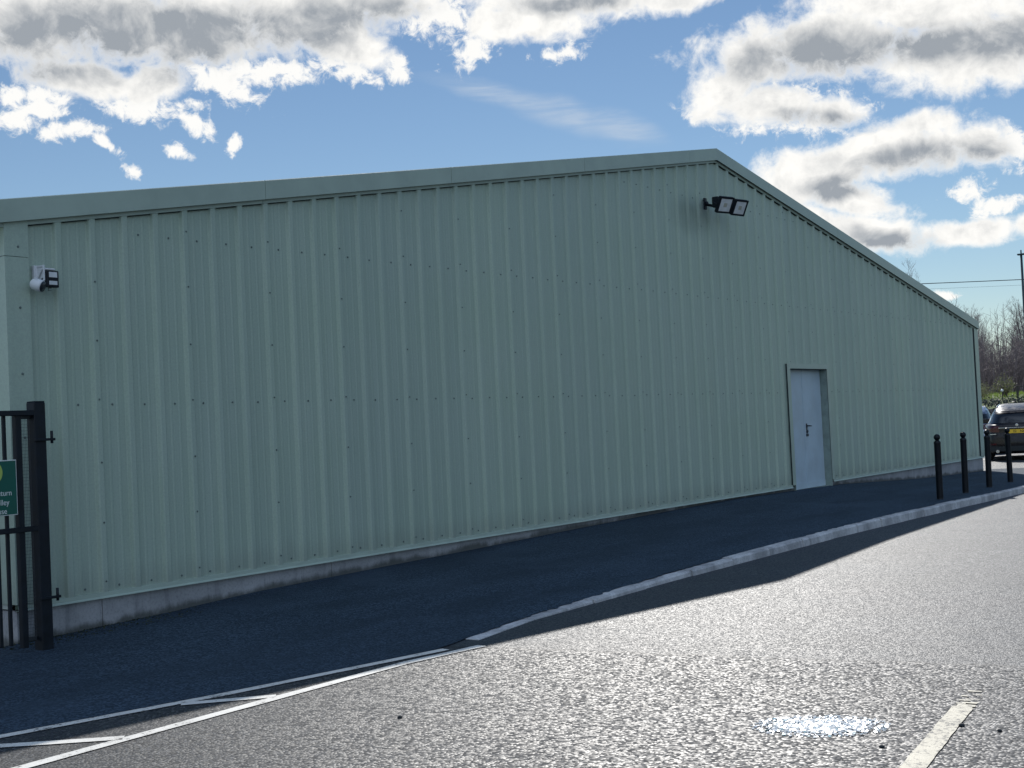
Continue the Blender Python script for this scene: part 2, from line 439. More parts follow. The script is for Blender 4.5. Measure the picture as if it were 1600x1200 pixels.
for (x0, x1, oa, ob) in segs:
    n = max(2, int((x1-x0)/.06)); vs = []
    for i in range(n+1):
        x = x0+(x1-x0)*i/n
        vs += [lp(x+rr.uniform(-.004,.004), oa+rr.uniform(-.003,.003)), lp(x+rr.uniform(-.004,.004), ob+rr.uniform(-.003,.003))]
    s_.mesh(vs, [(2*i,2*i+1,2*i+3,2*i+2) for i in range(n)])
tag(s_.build('road_marking', M['linew']), 'thick worn cream line on the sunlit asphalt in the right foreground, broken up at its far end', 'road marking')

# crumbs of broken safety glass lying in an oval on the road
gl = MB(); rg = random.Random(11); k = 0
ax = Vector((.385,-.92)).normalized(); ay = Vector((-ax.y, ax.x))
while k < 2300:
    u, w = rg.gauss(0,.155), rg.gauss(0,.10)
    if (u/.335)**2+(w/.24)**2 > 1: continue
    p = Vector((-1.83,-6.565)) + ax*u + ay*w; s = rg.uniform(.003,.008); h = s*rg.uniform(.18,.5)
    Mx = Matrix.Translation((p.x,p.y,road(p.x)+.0035+h*.6)) @ Matrix.Rotation(rg.gauss(0,.16),4,'X') @ Matrix.Rotation(rg.gauss(-.08,.16),4,'Y') @ Matrix.Rotation(rg.uniform(0,6.28),4,'Z')
    gl.box(-s,s,-s*.8,s*.8,-h*.6,h*.6,0,Mx); k += 1
tag(gl.build('broken_glass', M['glasschip']), 'sparkling oval of crushed window glass on the sunlit asphalt', 'broken glass', kind='stuff')
# small dark stones
for i, (x, y, s, lb) in enumerate([(-2.506,-4.441,.016,'tiny dark stone alone on the sunlit asphalt left of the broken glass'),(-1.572,-7.176,.017,'tiny dark stone right beside the worn cream line'),
        (-2.103,-6.974,.014,'tiny dark stone between the broken glass and the cream line'),(-1.605,-7.363,.013,'tiny dark stone farthest right, beyond the worn cream line')]):
    s_ = MB(); rs = random.Random(i)
    prof = [(s*.5,0),(s*rs.uniform(.9,1.1),s*.25),(s*.85,s*.6),(s*.4,s*.85)]
    s_.lathe(prof, 7, 0, Matrix.Translation((x,y,road(x)))@Matrix.Scale(rs.uniform(.6,.9),4,(1,0,0)))
    tag(s_.build('stone', M['shade_and_black']), lb, 'stone', 'small dark stones on the asphalt')

# ------------------------------------------------------------------ the building
XL, XR, XA = -1.83, 23.72, 10.572
TOPL, TOPA, TOPR = (-1.96, 3.441), 5.619, (23.74, 3.425)
def top_z(x):
    return TOPA - (XA-x)*.1738 if x < XA else TOPA - (x-XA)*.1666
DEPTH = 42.0; BASE = .27
DX0, DX1, DTOP = 12.96, 14.53, 2.25      # door opening
B = empty('warehouse', (0,0,0))
tag(B, 'long low industrial shed with pale green ribbed steel cladding, shallow gable and white double door', 'building')
c = MB()
prof = []
k0, k1 = int(math.floor(XL*3))-1, int(XR*3)+2
for k in range(k0, k1):
    cx = k/3
    prof += [(cx-.050,0),(cx-.043,-.006),(cx-.031,-.028),(cx-.022,-.033),(cx+.022,-.033),(cx+.031,-.028),(cx+.043,-.006),(cx+.050,0),(cx+.105,0),(cx+.112,-.003),(cx+.128,-.003),(cx+.135,0),
             (cx+.198,0),(cx+.205,-.003),(cx+.221,-.003),(cx+.228,0)]
def yprof(x):
    return interp(x, [p[0] for p in prof], [p[1] for p in prof])
PX = [p[0] for p in prof]
cuts = [XL, XR, DX0-.11, DX1+.11, XA]
allx = sorted(set([x for x in PX if XL < x < XR] + cuts)); allx = [x for x in allx if XL <= x <= XR]
for a, b2 in zip(allx[:-1], allx[1:]):
    ya, yb = interp(a, PX, [p[1] for p in prof]), interp(b2, PX, [p[1] for p in prof])
    zb = BASE if not (DX0-.12 < (a+b2)/2 < DX1+.12) else DTOP+.04
    za, zc = top_z(a)-.1, top_z(b2)-.1
    c.poly([(a,ya,zb),(b2,yb,zb),(b2,yb,zc),(a,ya,za)], 0)
def screw(x, z, y, r=.0125):
    c.lathe([(r,0),(r,.003),(r*.62,.0035),(r*.55,.009)], 6, 1, Matrix.Translation((x,y,z))@Matrix.Rotation(pi/2,4,'X'), False)
for k in range(k0+1, k1):
    xc = (k+.5)/3
    if not (XL+.3 < xc < XR-.3): continue
    j = rnd.uniform(-.004,.004)
    xc += rnd.uniform(-.012,.012)
    for z in (BASE+.075, 1.85, 3.31, 4.78):
        if z > top_z(xc)-.34: continue
        if DX0-.14 < xc < DX1+.14 and z < DTOP+.1: continue
        screw(xc-.005, z+j, .0, .0105)
for X in range(-1, 24):
    for L in range(-3, 7):
        z = 1.88+.4987*L + rnd.uniform(-.012,.012)
        if z < BASE+.05 or z > top_z(X)-.3: continue
        if DX0-.14 < X < DX1+.14 and z < DTOP+.1: continue
        screw(X+.004, z, -.033, .0092)
c.build('gable_cladding', [M['clad'], M['screw']], B)
# base drip flashing + concrete plinth
d = MB()
for a, b2 in ((XL, DX0-.13), (DX1+.06, XR)):
    d.poly([(a,-.034,BASE+.035),(b2,-.034,BASE+.035),(b2,-.036,BASE+.004),(a,-.036,BASE+.004)])
    d.poly([(a,-.034,BASE+.035),(a,.0,BASE+.038),(b2,.0,BASE+.038),(b2,-.034,BASE+.035)])
    d.poly([(a,-.036,BASE+.004),(b2,-.036,BASE+.004),(b2,-.052,BASE-.012),(a,-.052,BASE-.012)])
    d.poly([(a,-.052,BASE-.012),(b2,-.052,BASE-.012),(b2,.02,BASE-.012),(a,.02,BASE-.012)])
d.build('drip_flashing', M['trim'], B)
p = MB(); x = XL+.01
joints = [XL+.01,-1.02,1.72,6.2,8.78,DX0-.02]
for a, b2 in zip(joints[:-1], joints[1:]): p.box(a+.004,b2-.004,.0,.25,-.4,BASE-.012)
jj = [DX1+.02,17.3,20.4,XR-.01]
for a, b2 in zip(jj[:-1], jj[1:]): p.box(a+.004,b2-.004,.0,.25,-.4,BASE-.012)
p.box(DX0-.02,DX1+.02,.02,.25,-.4,.185)
p.build('plinth', mat_concrete('plinth_concrete', zdamp=list(zip(WX[1:14], WZ[1:14]))), B)

# verge trim in lengths, with the stepped ledge and near-black strips painting the shade below it
v = MB()
def verge(xa, xb, gap=.004):
    za, zb = top_z(xa), top_z(xb)
    if xb > xa: xa2, xb2 = xa+gap/2, xb-gap/2
    za, zb = top_z(xa2), top_z(xb2); H = .182
    F0, F1 = -.08, .12
    P = lambda x, y, z: (x, y, z)
    v.poly([P(xa2,F0,za-H),P(xb2,F0,zb-H),P(xb2,F0,zb-.006),P(xa2,F0,za-.006)])
    v.poly([P(xa2,F0,za-.006),P(xb2,F0,zb-.006),P(xb2,F0+.006,zb),P(xa2,F0+.006,za)])
    v.poly([P(xa2,F0+.006,za),P(xb2,F0+.006,zb),P(xb2,F1,zb),P(xa2,F1,za)])
    v.poly([P(xa2,F0,za-H),P(xa2,F0+.008,za-H-.002),P(xb2,F0+.008,zb-H-.002),P(xb2,F0,zb-H)])
    v.poly([P(xa2,F0+.008,za-H-.002),P(xa2,-.039,za-H+.016),P(xb2,-.039,zb-H+.016),P(xb2,F0+.008,zb-H-.002)],1)  # underside coloured near-black as painted shade
    # lower ledge touching the rib crowns
    v.poly([P(xa2,-.039,za-H+.016),P(xa2,-.039,za-H-.034),P(xb2,-.039,zb-H-.034),P(xb2,-.039,zb-H+.016)])
    v.poly([P(xa2,-.039,za-H-.034),P(xa2,-.030,za-H-.036),P(xb2,-.030,zb-H-.036),P(xb2,-.039,zb-H-.034)])
    for y0, y1, z0, z1 in ((F0,F1,-H,0),):
        v.poly([P(xa2,F0,za-H),P(xa2,F0,za),P(xa2,F1,za),P(xa2,F1,za-H)]); v.poly([P(xb2,F0,zb-H),P(xb2,F1,zb-H),P(xb2,F1,zb),P(xb2,F0,zb)])
js = [TOPL[0], .957, 3.859, 6.706, 9.656, XA, 12.4, 15.3, 18.2, 21.1, TOPR[0]]
for a, b2 in zip(js[:-1], js[1:]): verge(a, b2, .001 if XA in (a, b2) else .006)
for k in range(k0+1, k1):
    xa, xb = k/3+.048, (k+1)/3-.048
    xa = max(xa, XL+.215); xb = min(xb, XR-.3)
    if xb - xa < .05: continue
    if xa < XA < xb:
        segs = [(xa,XA),(XA,xb)]
    else: segs = [(xa,xb)]
    for a, b2 in segs:
        za, zb = top_z(a)-.182-.036, top_z(b2)-.182-.036
        v.poly([(a,-.024,za-.007),(b2,-.024,zb-.007),(b2,-.024,zb),(a,-.024,za)],1)  # dark strip painting the shade under the ledge between ribs
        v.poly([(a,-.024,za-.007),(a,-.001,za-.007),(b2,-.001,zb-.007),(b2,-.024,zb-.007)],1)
v.build('verge_trim', [M['trim'], M['shade_and_black']], B)

# corner flashings
for (a, b2, joint, dark) in ((XL-.012, -1.625, 3.02, None), (XR-.27, XR+.012, None, True)):
    f = MB()
    zt = min(top_z(a), top_z(b2))-.182-.02
    spans = [(BASE+.04, joint-.002),(joint+.002, zt)] if joint else [(BASE+.02, zt)]
    for z0, z1 in spans:
        zl, zr = (z1, z1) if z1 != zt else (top_z(a)-.180, top_z(b2)-.180)
        f.mesh([(a,-.044,z0),(b2,-.044,z0),(b2,-.044,zr),(a,-.044,zl),(a,-.041,z0),(b2,-.041,z0),(b2,-.041,zr),(a,-.041,zl)],[(0,1,2,3),(5,4,7,6),(1,5,6,2),(4,0,3,7),(4,5,1,0)])
        xo = a if not dark else b2-.003
        f.box(xo,xo+.003,-.041,.25,z0,z1)
    if dark:
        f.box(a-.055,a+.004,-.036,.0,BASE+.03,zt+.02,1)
    else:
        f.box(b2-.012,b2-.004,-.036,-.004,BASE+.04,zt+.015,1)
        for z in (2.62,3.1,2.1,1.6):
            f.lathe([(.011,0),(.011,.003),(.006,.004),(.006,.009)],6,2,Matrix.Translation((-1.72,-.044,z))@Matrix.Rotation(pi/2,4,'X'),False)
    f.build('corner_flashing', [M['clad'], M['shade_and_black'], M['screw']], B)
# side and back walls, roof slopes
s = MB()
for side in (XL, XR):
    n = int(DEPTH*3); sg = -1 if side == XL else 1; pr = []
    for k in range(n):
        y0 = .05+k/3
        pr += [(y0+.13,0),(y0+.148,.03),(y0+.186,.03),(y0+.204,0)]
    pr = [(.05,0)]+pr+[(DEPTH,0)]
    for (ya, oa), (yb, ob) in zip(pr[:-1], pr[1:]):
        q = [(side+sg*oa,ya,BASE),(side+sg*ob,yb,BASE),(side+sg*ob,yb,3.35),(side+sg*oa,ya,3.35)]
        s.poly(q if sg > 0 else list(reversed(q)))
s.poly([(XR,DEPTH,-.3),(XL,DEPTH,-.3),(XL,DEPTH,3.3),(XA,DEPTH,5.5),(XR,DEPTH,3.3)])
s.build('side_cladding', M['side'], B)
for a_, b_ in ((XL+.004,XL+.2),(XR-.2,XR-.004)):
    s = MB(); s.box(a_,b_,.25,DEPTH,-.4,BASE); s.build('side_plinth', M['kerb'], B)
r_ = MB()
for (xe, ze) in ((TOPL[0], TOPL[1]), (TOPR[0], TOPR[1])):
    n = int(DEPTH*3); pr = [(.125,0)]
    for k in range(n):
        y0 = .2+k/3; pr += [(y0+.1,0),(y0+.118,.03),(y0+.156,.03),(y0+.174,0)]
    pr.append((DEPTH+.1,0))
    for (ya, oa), (yb, ob) in zip(pr[:-1], pr[1:]):
        q = [(xe,ya,ze-.05+oa),(XA,ya,TOPA-.05+oa),(XA,yb,TOPA-.05+ob),(xe,yb,ze-.05+ob)]
        r_.poly(q if xe < XA else list(reversed(q)))
    r_.poly([(xe,.12,ze-.12),(xe,DEPTH,ze-.12),(XA,DEPTH,TOPA-.12),(XA,.12,TOPA-.12)])
r_.build('roof', M['roof'], B)
for a_, b_ in ((XR+.02,XR+.17),(TOPL[0]-.10,XL-.03)):
    gt = MB(); gt.box(a_,b_,.13,DEPTH,3.16,3.30); gt.build('gutter', M['trim'], B)

# door frame with recessed reveals
f = MB()
f.box(DX0-.115,DX0,-.042,-.036,.30,DTOP+.085); f.box(DX1,DX1+.115,-.042,-.036,.30,DTOP+.085)
f.box(DX0,DX1,-.042,-.036,DTOP,DTOP+.085)
f.box(DX0-.004,DX0,-.036,.13,.185,DTOP,1); f.box(DX1,DX1+.004,-.042,.13,.19,DTOP,1); f.box(DX0,DX1,-.036,.13,DTOP,DTOP+.004,1)
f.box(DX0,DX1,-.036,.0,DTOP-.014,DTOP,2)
f.box(DX0-.117,DX0-.112,-.0355,-.014,.305,DTOP+.08,2); f.box(DX0-.116,DX0-.110,-.014,-.001,.305,DTOP+.08,1)  # dark strip set in the gap to paint its shade
f.box(DX0-.02,DX1+.01,.0,.13,.165,.19,0)
f.build('door_frame', [M['trim'], M['reveal'], M['shade_and_black']], B)
mid = (DX0+DX1)/2
for i, (a, b2) in enumerate(((DX0+.004, mid-.0035),(mid+.0035, DX1-.004))):
    dd = MB(); dd.bbox(a,b2,.092,.134,.197,DTOP-.006,.004)
    if i == 0: dd.box(b2-.03,b2+.02,.086,.092,.20,DTOP-.02)
    dd.box(a+.01,b2-.01,.084,.092,.20,.30)
    o = dd.build('door', M['door'], B)
    if i == 1:
        tag(o, 'right hand white steel door leaf with a dark lever handle')
        h = MB()
        hx = a+.075
        h.bbox(hx-.024,hx+.024,.082,.0915,1.14,1.31,.004)
        h.tube([(hx,.082,1.27),(hx,.044,1.27)],.012,10); h.tube([(hx-.005,.046,1.27),(hx+.10,.042,1.265)],.011,10)
        h.lathe([(.026,0),(.026,.012),(.02,.016)],14,0,Matrix.Translation((hx,.0820,1.175))@Matrix.Rotation(pi/2,4,'X'))
        h.bbox(hx-.032,hx+.032,.066,.0915,1.09,1.135,.006)
        h.build('door_handle', M['handle'], o)
    else: tag(o, 'left hand white steel door leaf without a handle')

# ------------------------------------------------------------------ twin floodlight on the gable
def tiltbox(center, tilt, yaw):
    return Matrix.Translation(center) @ Matrix.Rotation(yaw,4,'Z') @ Matrix.Rotation(tilt,4,'X')
FL = empty('floodlight', (10.15,-.031,4.72))
tag(FL, 'black twin head floodlight on an arm high under the gable peak', 'floodlight')
o0 = Vector((10.15,-.031,4.72))
def L(p): return tuple(Vector(p)-o0)
q = MB(); q.bbox(10.115-o0.x,10.185-o0.x,-.028,0,-.09,.085,.004); q.lathe([(.03,0),(.03,.03),(.02,.035)],14,0,Matrix.Translation((0,-.028,0))@Matrix.Rotation(pi/2,4,'X'))
q.build('wall_plate', M['black'], FL)
q = MB(); q.tube([(0,-.03,-.015),(-.01,-.16,-.055),(-.02,-.27,-.06)],.022,10)
q.tube([(-.16,-.27,-.065),(.52,-.27,-.045)],.024,10)
q.bbox(-.15,-.02,-.30,-.20,-.10,.06,.01)
q.build('arm', M['black'], FL)
for (cx, cy, cz, yw) in ((-.055,-.36,-.068,-.30),(.47,-.345,-.052,-.24)):
    Mx = tiltbox((cx,cy,cz), R(27), yw)
    hb = MB(); hb.bbox(-.148,.148,-.018,.030,-.125,.125,.010,0,Mx)
    for i in range(7):
        xx = -.105+i*.035; hb.bbox(xx-.005,xx+.005,.030,.058,-.09,.09,.002,0,Mx)
    hb.bbox(-.06,.06,.03,.066,-.05,.05,.006,0,Mx)
    hb.tube([Mx@Vector((-.16,.0,0)),Mx@Vector((-.16,.1,0)),Mx@Vector((.16,.1,0)),Mx@Vector((.16,.0,0))],.010,8)
    # rim around the glass
    for a in ((-.148,.148,-.125,-.098),(-.148,.148,.098,.125),(-.148,-.118,-.098,.098),(.118,.148,-.098,.098)):
        hb.box(a[0],a[1],-.026,-.018,a[2],a[3],0,Mx)
    head = hb.build('lamp_head', M['black'], FL)
    lb = MB(); lb.box(-.117,.117,-.0205,-.0185,-.097,.097,0,Mx); lb.build('glass', M['lens'], head)
    led = MB(); led.bbox(-.035,.035,-.0225,-.0206,-.03,.03,.0008,0,Mx); led.build('led_chip', simple('led_phosphor',(.45,.44,.36),.4), head)

# ------------------------------------------------------------------ small light and camera at the left end
SL = empty('security_light', (-1.485,-.004,2.85)); SL.scale = (.82,.82,.82)
tag(SL, 'small dark security light with two lamp windows beside the white camera on the wall', 'security light')
q = MB(); q.bbox(-.095,-.045,-.05,0,-.02,.135,.005); q.poly([(-.07,-.012,.125),(-.07,-.145,.10),(-.07,-.145,.02),(-.07,-.012,-.01)])
q.bbox(-.085,.045,-.16,-.05,.085,.105,.006); q.build('bracket', M['white'], SL)
q = MB(); q.bbox(-.068,.068,-.178,-.130,-.082,.080,.006)
for zz in (-.055,-.02,.02,.055): q.bbox(-.06,.06,-.130,-.115,zz-.006,zz+.006,.002)
q.build('lamp_head', M['black'], SL)
for z0, z1 in ((.014,.066),(-.058,-.020)):
    w = MB(); w.bbox(-.046,.046,-.1815,-.1785,z0,z1,.001); w.build('lamp_window', M['lens'], SL)
q = MB(); q.bbox(-.03,.005,-.15,-.125,-.115,-.082,.005); q.build('sensor', M['reveal'], SL)
CM = empty('security_camera', (-1.535,-.004,2.895)); CM.scale = (.80,.80,.80)
tag(CM, 'white bullet security camera hanging from a white bracket at the left end of the wall', 'security camera')
q = MB(); q.bbox(-.055,.06,-.045,.0,-.065,.085,.005)
q.bbox(-.030,-.014,-.165,-.148,-.075,.080,.003); q.bbox(-.030,-.014,-.15,-.045,.062,.080,.003)
q.poly([(-.022,-.045,.06),(-.022,-.15,.06),(-.022,-.045,-.06)])
q.build('bracket', M['white'], CM)
ax = Vector((.42,-.84,-.34)).normalized(); rot = Vector((0,0,1)).rotation_difference(ax).to_matrix().to_4x4()
Mc = Matrix.Translation((-.105,-.15,-.120)) @ rot
q = MB(); q.lathe([(.012,-.062),(.035,-.057),(.052,-.042),(.060,-.018),(.061,.03),(.060,.062),(.054,.066)],22,0,Mc)
cam_b = q.build('camera_body', M['white'], CM)
q = MB(); q.lathe([(.054,.0665),(.053,.072),(.030,.073),(.022,.078)],22,0,Mc); q.build('camera_lens', M['handle'], cam_b)

# ------------------------------------------------------------------ gate post, gate, mesh strip, sign
GP = empty('gate_post', (-1.87,-.41,pave_z(-1.87,-.41)))
tag(GP, 'black square steel gate post standing at the left corner of the building', 'gate post')
q = MB(); q.bbox(-.05,.05,-.05,.05,-.05,1.86-GP.location.z,.006); q.bbox(-.047,.047,-.047,.047,1.86-GP.location.z,1.868-GP.location.z,.003)
q.build('post', M['black'], GP)
for zz in (1.575, .385):
    q = MB(); z = zz-GP.location.z
    q.bbox(-.06,.115,-.072,-.0505,z-.010,z+.010,.003); q.tube([(.088,-.061,z-.03),(.088,-.061,z+.065)],.011,10)
    q.build('hinge_pin', M['black'], GP)
q = MB()
q.bbox(-.16,-.052,.01,.018,1.735-GP.location.z,1.775-GP.location.z,.002); q.bbox(-.16,-.052,.01,.018,.08,.11,.002)
for i in range(9): q.box(-.156+i*.0125,-.1545+i*.0125,.012,.0135,.09,1.75-GP.location.z)
for i in range(68):
    z = .10+i*.025
    if z < 1.74-GP.location.z: q.box(-.158,-.052,.0105,.012,z,z+.002)
q.build('mesh_strip', M['wire'], GP)

GT = empty('gate', (-2.05,-.42,pave_z(-2.6,-.42)))
tag(GT, 'black vertical bar metal gate at the left edge of the picture', 'gate')
gz = GT.location.z; GWID = 1.75
for a_, b_ in ((-.022,.028),(-GWID-.05,-GWID)):
    q = MB(); q.bbox(a_,b_,-.025,.025,.045,1.80-gz,.004); q.build('stile', M['black'], GT)
for zz in (1.78, .912):
    q = MB(); q.bbox(-GWID,.178 if zz != .16 else -.022,-.038,.002,zz-.02-gz,zz+.02-gz,.004); q.build('rail', M['black'], GT)
nb = int(GWID/.082)
for i in range(1, nb):
    x = -.015-i*.0815
    q = MB(); q.bbox(x-.0125,x+.0125,.003,.028,.075,1.765-gz,.003)
    q.build('bar', M['black'], GT)

SG = empty('sign', (-2.305,-.462,1.232))
tag(SG, 'green square sign with white edge and lime disc fixed to the black gate', 'sign')
q = MB(); q.bbox(-.212,.212,-.004,0,-.204,.204,.0015); q.build('panel', M['signwhite'], SG)
q = MB(); q.box(-.205,.205,-.0062,-.0042,-.197,.197); q.build('face', M['signgreen'], SG)
q = MB(); q.lathe([(.092,0),(.092,.002)],40,0,Matrix.Translation((.0,-.0063,.115))@Matrix.Rotation(pi/2,4,'X')); q.build('disc', M['signlime'], SG)
def text(body, name, size, mat, parent, loc, rot, align='RIGHT', ext=.0008, bold=0.0, sx=1.0):
    cu = bpy.data.curves.new(name, 'FONT'); cu.body = body; cu.size = size; cu.align_x = align; cu.align_y = 'CENTER'; cu.extrude = ext; cu.offset = bold
    tmp = bpy.data.objects.new(name, cu); COL.objects.link(tmp)
    bpy.context.view_layer.update()
    dg = bpy.context.evaluated_depsgraph_get(); me = bpy.data.meshes.new_from_object(tmp.evaluated_get(dg))
    bpy.data.objects.remove(tmp); me.materials.clear(); me.materials.append(mat)
    o = bpy.data.objects.new(name, me); COL.objects.link(o); o.parent = parent; o.location = loc; o.rotation_euler = rot; o.scale = (sx,1,1)
    return o
for body, xr, z in (('return',.165,1.193-1.232),('trolley',.141,1.124-1.232),('use',.120,1.060-1.232)):
    text(body, 'lettering', .058, M['signwhite'], SG, (xr,-.0072,z), (pi/2,0,0), sx=.95)

# moss and weeds along the foot of the wall
w = MB(); rw = random.Random(21)
for i in range(700):
    x = -2.0+abs(rw.gauss(0,1.0))*1.4; y = -rw.random()**2*.30-.006
    if x > 4: continue
    z = pave_z(x,y)+.004; h = rw.uniform(.003,.012); a = rw.uniform(0,6.28); s = rw.uniform(.004,.012)
    w.poly([(x-s*cos(a),y-s*sin(a),z),(x+s*cos(a),y+s*sin(a),z),(x+rw.uniform(-.015,.015),y+rw.uniform(-.015,.015),z+h)])
tag(w.build('weeds', M['moss']), 'low moss and weeds along the foot of the concrete plinth', 'weeds', kind='stuff')

# ------------------------------------------------------------------ bollards
def bollard():
    b_ = empty('bollard')
    q = MB()
    q.lathe([(.056,-.05),(.056,.004),(.050,.012),(.0505,.03),(.0505,.86),(.052,.868),(.054,.885),(.050,.900),(.036,.912),(.030,.922)],20)
    q.build('post', M['bollard'], b_)
    q = MB(); q.lathe([(.030,.922)]+[(.050*sin(a),.968-.050*cos(a)) for a in [R(d) for d in range(35,180,12)]]+[(.004,1.018)],20)
    q.build('ball_cap', M['bollard'], b_)
    return b_
bl = [(12.779,-2.489,'black ball topped bollard farthest left, alone against the green wall'),
      (14.413,-2.39,'black ball topped bollard second from the left, in front of the wall'),
      (16.034,-2.315,'black ball topped bollard third from the left, right at the corner of the building'),
      (17.689,-2.23,'black ball topped bollard farthest right, in front of the dark car')]
b0 = bollard()
rb = random.Random(5)
for i, (x, y, lab) in enumerate(bl):
    o = b0 if i == 0 else copy_tree(b0)
    o.location = (x, y, pave_z(x,y)+.003); o.rotation_euler = (R(rb.uniform(-.6,.6)), R(rb.uniform(-.6,.9)), 0)
    tag(o, lab, 'bollard', 'bollards along the kerb')

# ------------------------------------------------------------------ cars
def smooth01(a, b, x):
    t_ = min(1, max(0, (x-a)/(b-a))); return t_*t_*(3-2*t_)
def car(name, paint, W, H, LEN, loc, rz, plate=True):
    root = empty(name, loc, rz)
    hw = W/2
    # z levels: rear x, front x, half width, plan corner radius exponent
    Z  = [.19,.26,.40,.55,.70,.82,.92,.99,1.03,1.10,1.22,1.34,1.44,1.51,1.555,1.585,1.60]
    RE = [.10,.03,.0,.0,.03,.06,.055,.085,.13,.19,.30,.44,.72,1.02,1.30,1.55,1.9]
    FR = [.14,.06,.02,.0,.02,.05,.12,.28,.85,1.15,1.45,1.75,2.0,2.15,2.3,2.45,2.7]
    HW = [.90,.955,.985,1.0,1.0,.995,.985,.965,.90,.84,.78,.715,.65,.58,.50,.40,.25]
    zs = H/1.60
    def ring_pt(zz, th):
        re = interp(zz, Z, RE); fr = LEN-interp(zz, Z, FR); w_ = hw*interp(zz, Z, HW)
        cx, ax_ = (re+fr)/2, (fr-re)/2; n = 4.6 if zz < 1.0 else 4.0
        cc, ss = cos(th), sin(th)
        x = cx + ax_*math.copysign(abs(cc)**(2/n), cc); y = w_*math.copysign(abs(ss)**(2/n), ss)
        return Vector((x, y, zz*zs))
    n = 72; q = MB()
    lev = []
    for a, b2 in zip(Z[:-1], Z[1:]): lev += [a, (a+b2)/2]
    lev.append(Z[-1])
    vs = [ring_pt(zz, 2*pi*i/n) for zz in lev for i in range(n)]
    q.mesh(vs, [(j*n+i, j*n+(i+1)%n, (j+1)*n+(i+1)%n, (j+1)*n+i) for j in range(len(lev)-1) for i in range(n)]+[tuple((len(lev)-1)*n+i for i in range(n)), tuple(reversed(range(n)))], 0, True)
    body = q.build('body', paint, root)
    def patch(nm, z0, z1, t0, t1, mat, off=.006, nz=8, nt_=16, shrink=0, par=root):
        pm = MB(); vs = []
        for j in range(nz+1):
            zz = z0+(z1-z0)*j/nz
            for i in range(nt_+1):
                th = t0+(t1-t0)*i/nt_
                p_ = ring_pt(zz, th); e = 1e-3
                nrm = (ring_pt(zz, th+e)-ring_pt(zz, th-e)).cross(ring_pt(min(1.6,zz+e), th)-ring_pt(zz-e, th)).normalized()
                vs.append(p_+nrm*off)
        pm.mesh(vs, [(j*(nt_+1)+i, j*(nt_+1)+i+1, (j+1)*(nt_+1)+i+1, (j+1)*(nt_+1)+i) for j in range(nz) for i in range(nt_)], 0, True)
        return pm.build(nm, mat, par)
    def th_for_y(zz, y):           # angle on the rear face for a lateral offset
        lo, hi = pi/2, pi
        for _ in range(40):
            md = (lo+hi)/2
            if ring_pt(zz, md).y > y: lo = md
            else: hi = md
        return md
    tw = th_for_y(1.2, hw*.70)
    patch('rear_window', 1.05, 1.30, tw, 2*pi-tw, M['carglass'], .005, 8, 24)
    patch('spoiler', 1.325, 1.35, tw+.02, 2*pi-tw-.02, paint, .045, 2, 20)
    for sg in (1,-1):
        f_ = (lambda a: a) if sg > 0 else (lambda a: 2*pi-a)
        a0, a1 = f_(R(50)), f_(R(125))
        patch('side_window', 1.06, 1.42, min(a0,a1), max(a0,a1), M['carglass'], .004, 6, 18)
        ty, ti = th_for_y(.9, hw*.985), th_for_y(.9, hw*.52)
        a0, a1 = f_(ty-.06), f_(ti)
        patch('tail_lamp', .80, .965, min(a0,a1), max(a0,a1), M['taillamp'], .008, 5, 14)
        a0, a1 = f_(th_for_y(.45, hw*.90)), f_(th_for_y(.45, hw*.62))
        patch('reflector', .445, .49, min(a0,a1), max(a0,a1), M['taillamp'], .006, 2, 8)
        rr = MB(); rr.tube([(1.0,sg*hw*.56,1.49*zs),(1.15,sg*hw*.57,1.52*zs),(1.6,sg*hw*.50,1.57*zs),(2.2,sg*hw*.48,1.58*zs),(2.35,sg*hw*.46,1.55*zs)],.014,8)
        rr.build('roof_rail', M['chrome'], root)
        ex = MB(); ex.tube([(-.01,sg*hw*.60,.27*zs),(.2,sg*hw*.60,.27*zs)],[.045,.045],14); ex.build('exhaust', M['chrome'], root)
        mr = MB(); mr.bbox(LEN-1.65,LEN-1.45,sg*hw*.93-.09,sg*hw*.93+.14*sg+.09*(1 if sg>0 else 0),1.02*zs,1.16*zs,.03); mr.build('door_mirror', paint, root)
    tb = th_for_y(.4, hw*.93)
    patch('bumper_trim', .27, .41, tb, 2*pi-tb, M['shade_and_black'], .006, 3, 20)
    for x in (.82, LEN-.86):
        for sg in (1,-1):
            Mx = Matrix.Translation((x, sg*(hw-.115), .335)) @ Matrix.Rotation(pi/2*-sg,4,'X')
            tq = MB(); tq.lathe([(.2,-.10),(.31,-.105),(.335,-.08),(.335,.09),(.315,.12),(.235,.125)],32,0,Mx); wh = tq.build('wheel', M['tyre'], root)
            rq = MB(); rq.lathe([(.232,.1255),(.225,.10),(.07,.112),(.03,.126)],32,0,Mx); rq.build('rim', M['rim'], wh)
    if plate:
        px = ring_pt(.80, pi).x
        pq = MB(); pq.bbox(px-.016,px-.006,-.26,.26,.815*zs-.055,.815*zs+.055,.003)
        pl = pq.build('number_plate', M['plate'], root)
        text('22', 'lettering', .098, M['ink'], pl, (px-.0170,.105,.815*zs), (pi/2,0,-pi/2), 'LEFT', .0008, .0015, .92)
        text('NX', 'lettering', .098, M['ink'], pl, (px-.0170,-.075,.815*zs), (pi/2,0,-pi/2), 'LEFT', .0008, .0015, .92)
        ex_ = ring_pt(.99, pi).x
        eb = MB(); eb.lathe([(.042,0),(.042,.006),(.034,.009)],24,0,Matrix.Translation((ex_-.008,0,.985*zs))@Matrix.Rotation(-pi/2,4,'Y')); eb.build('emblem', M['chrome'], root)
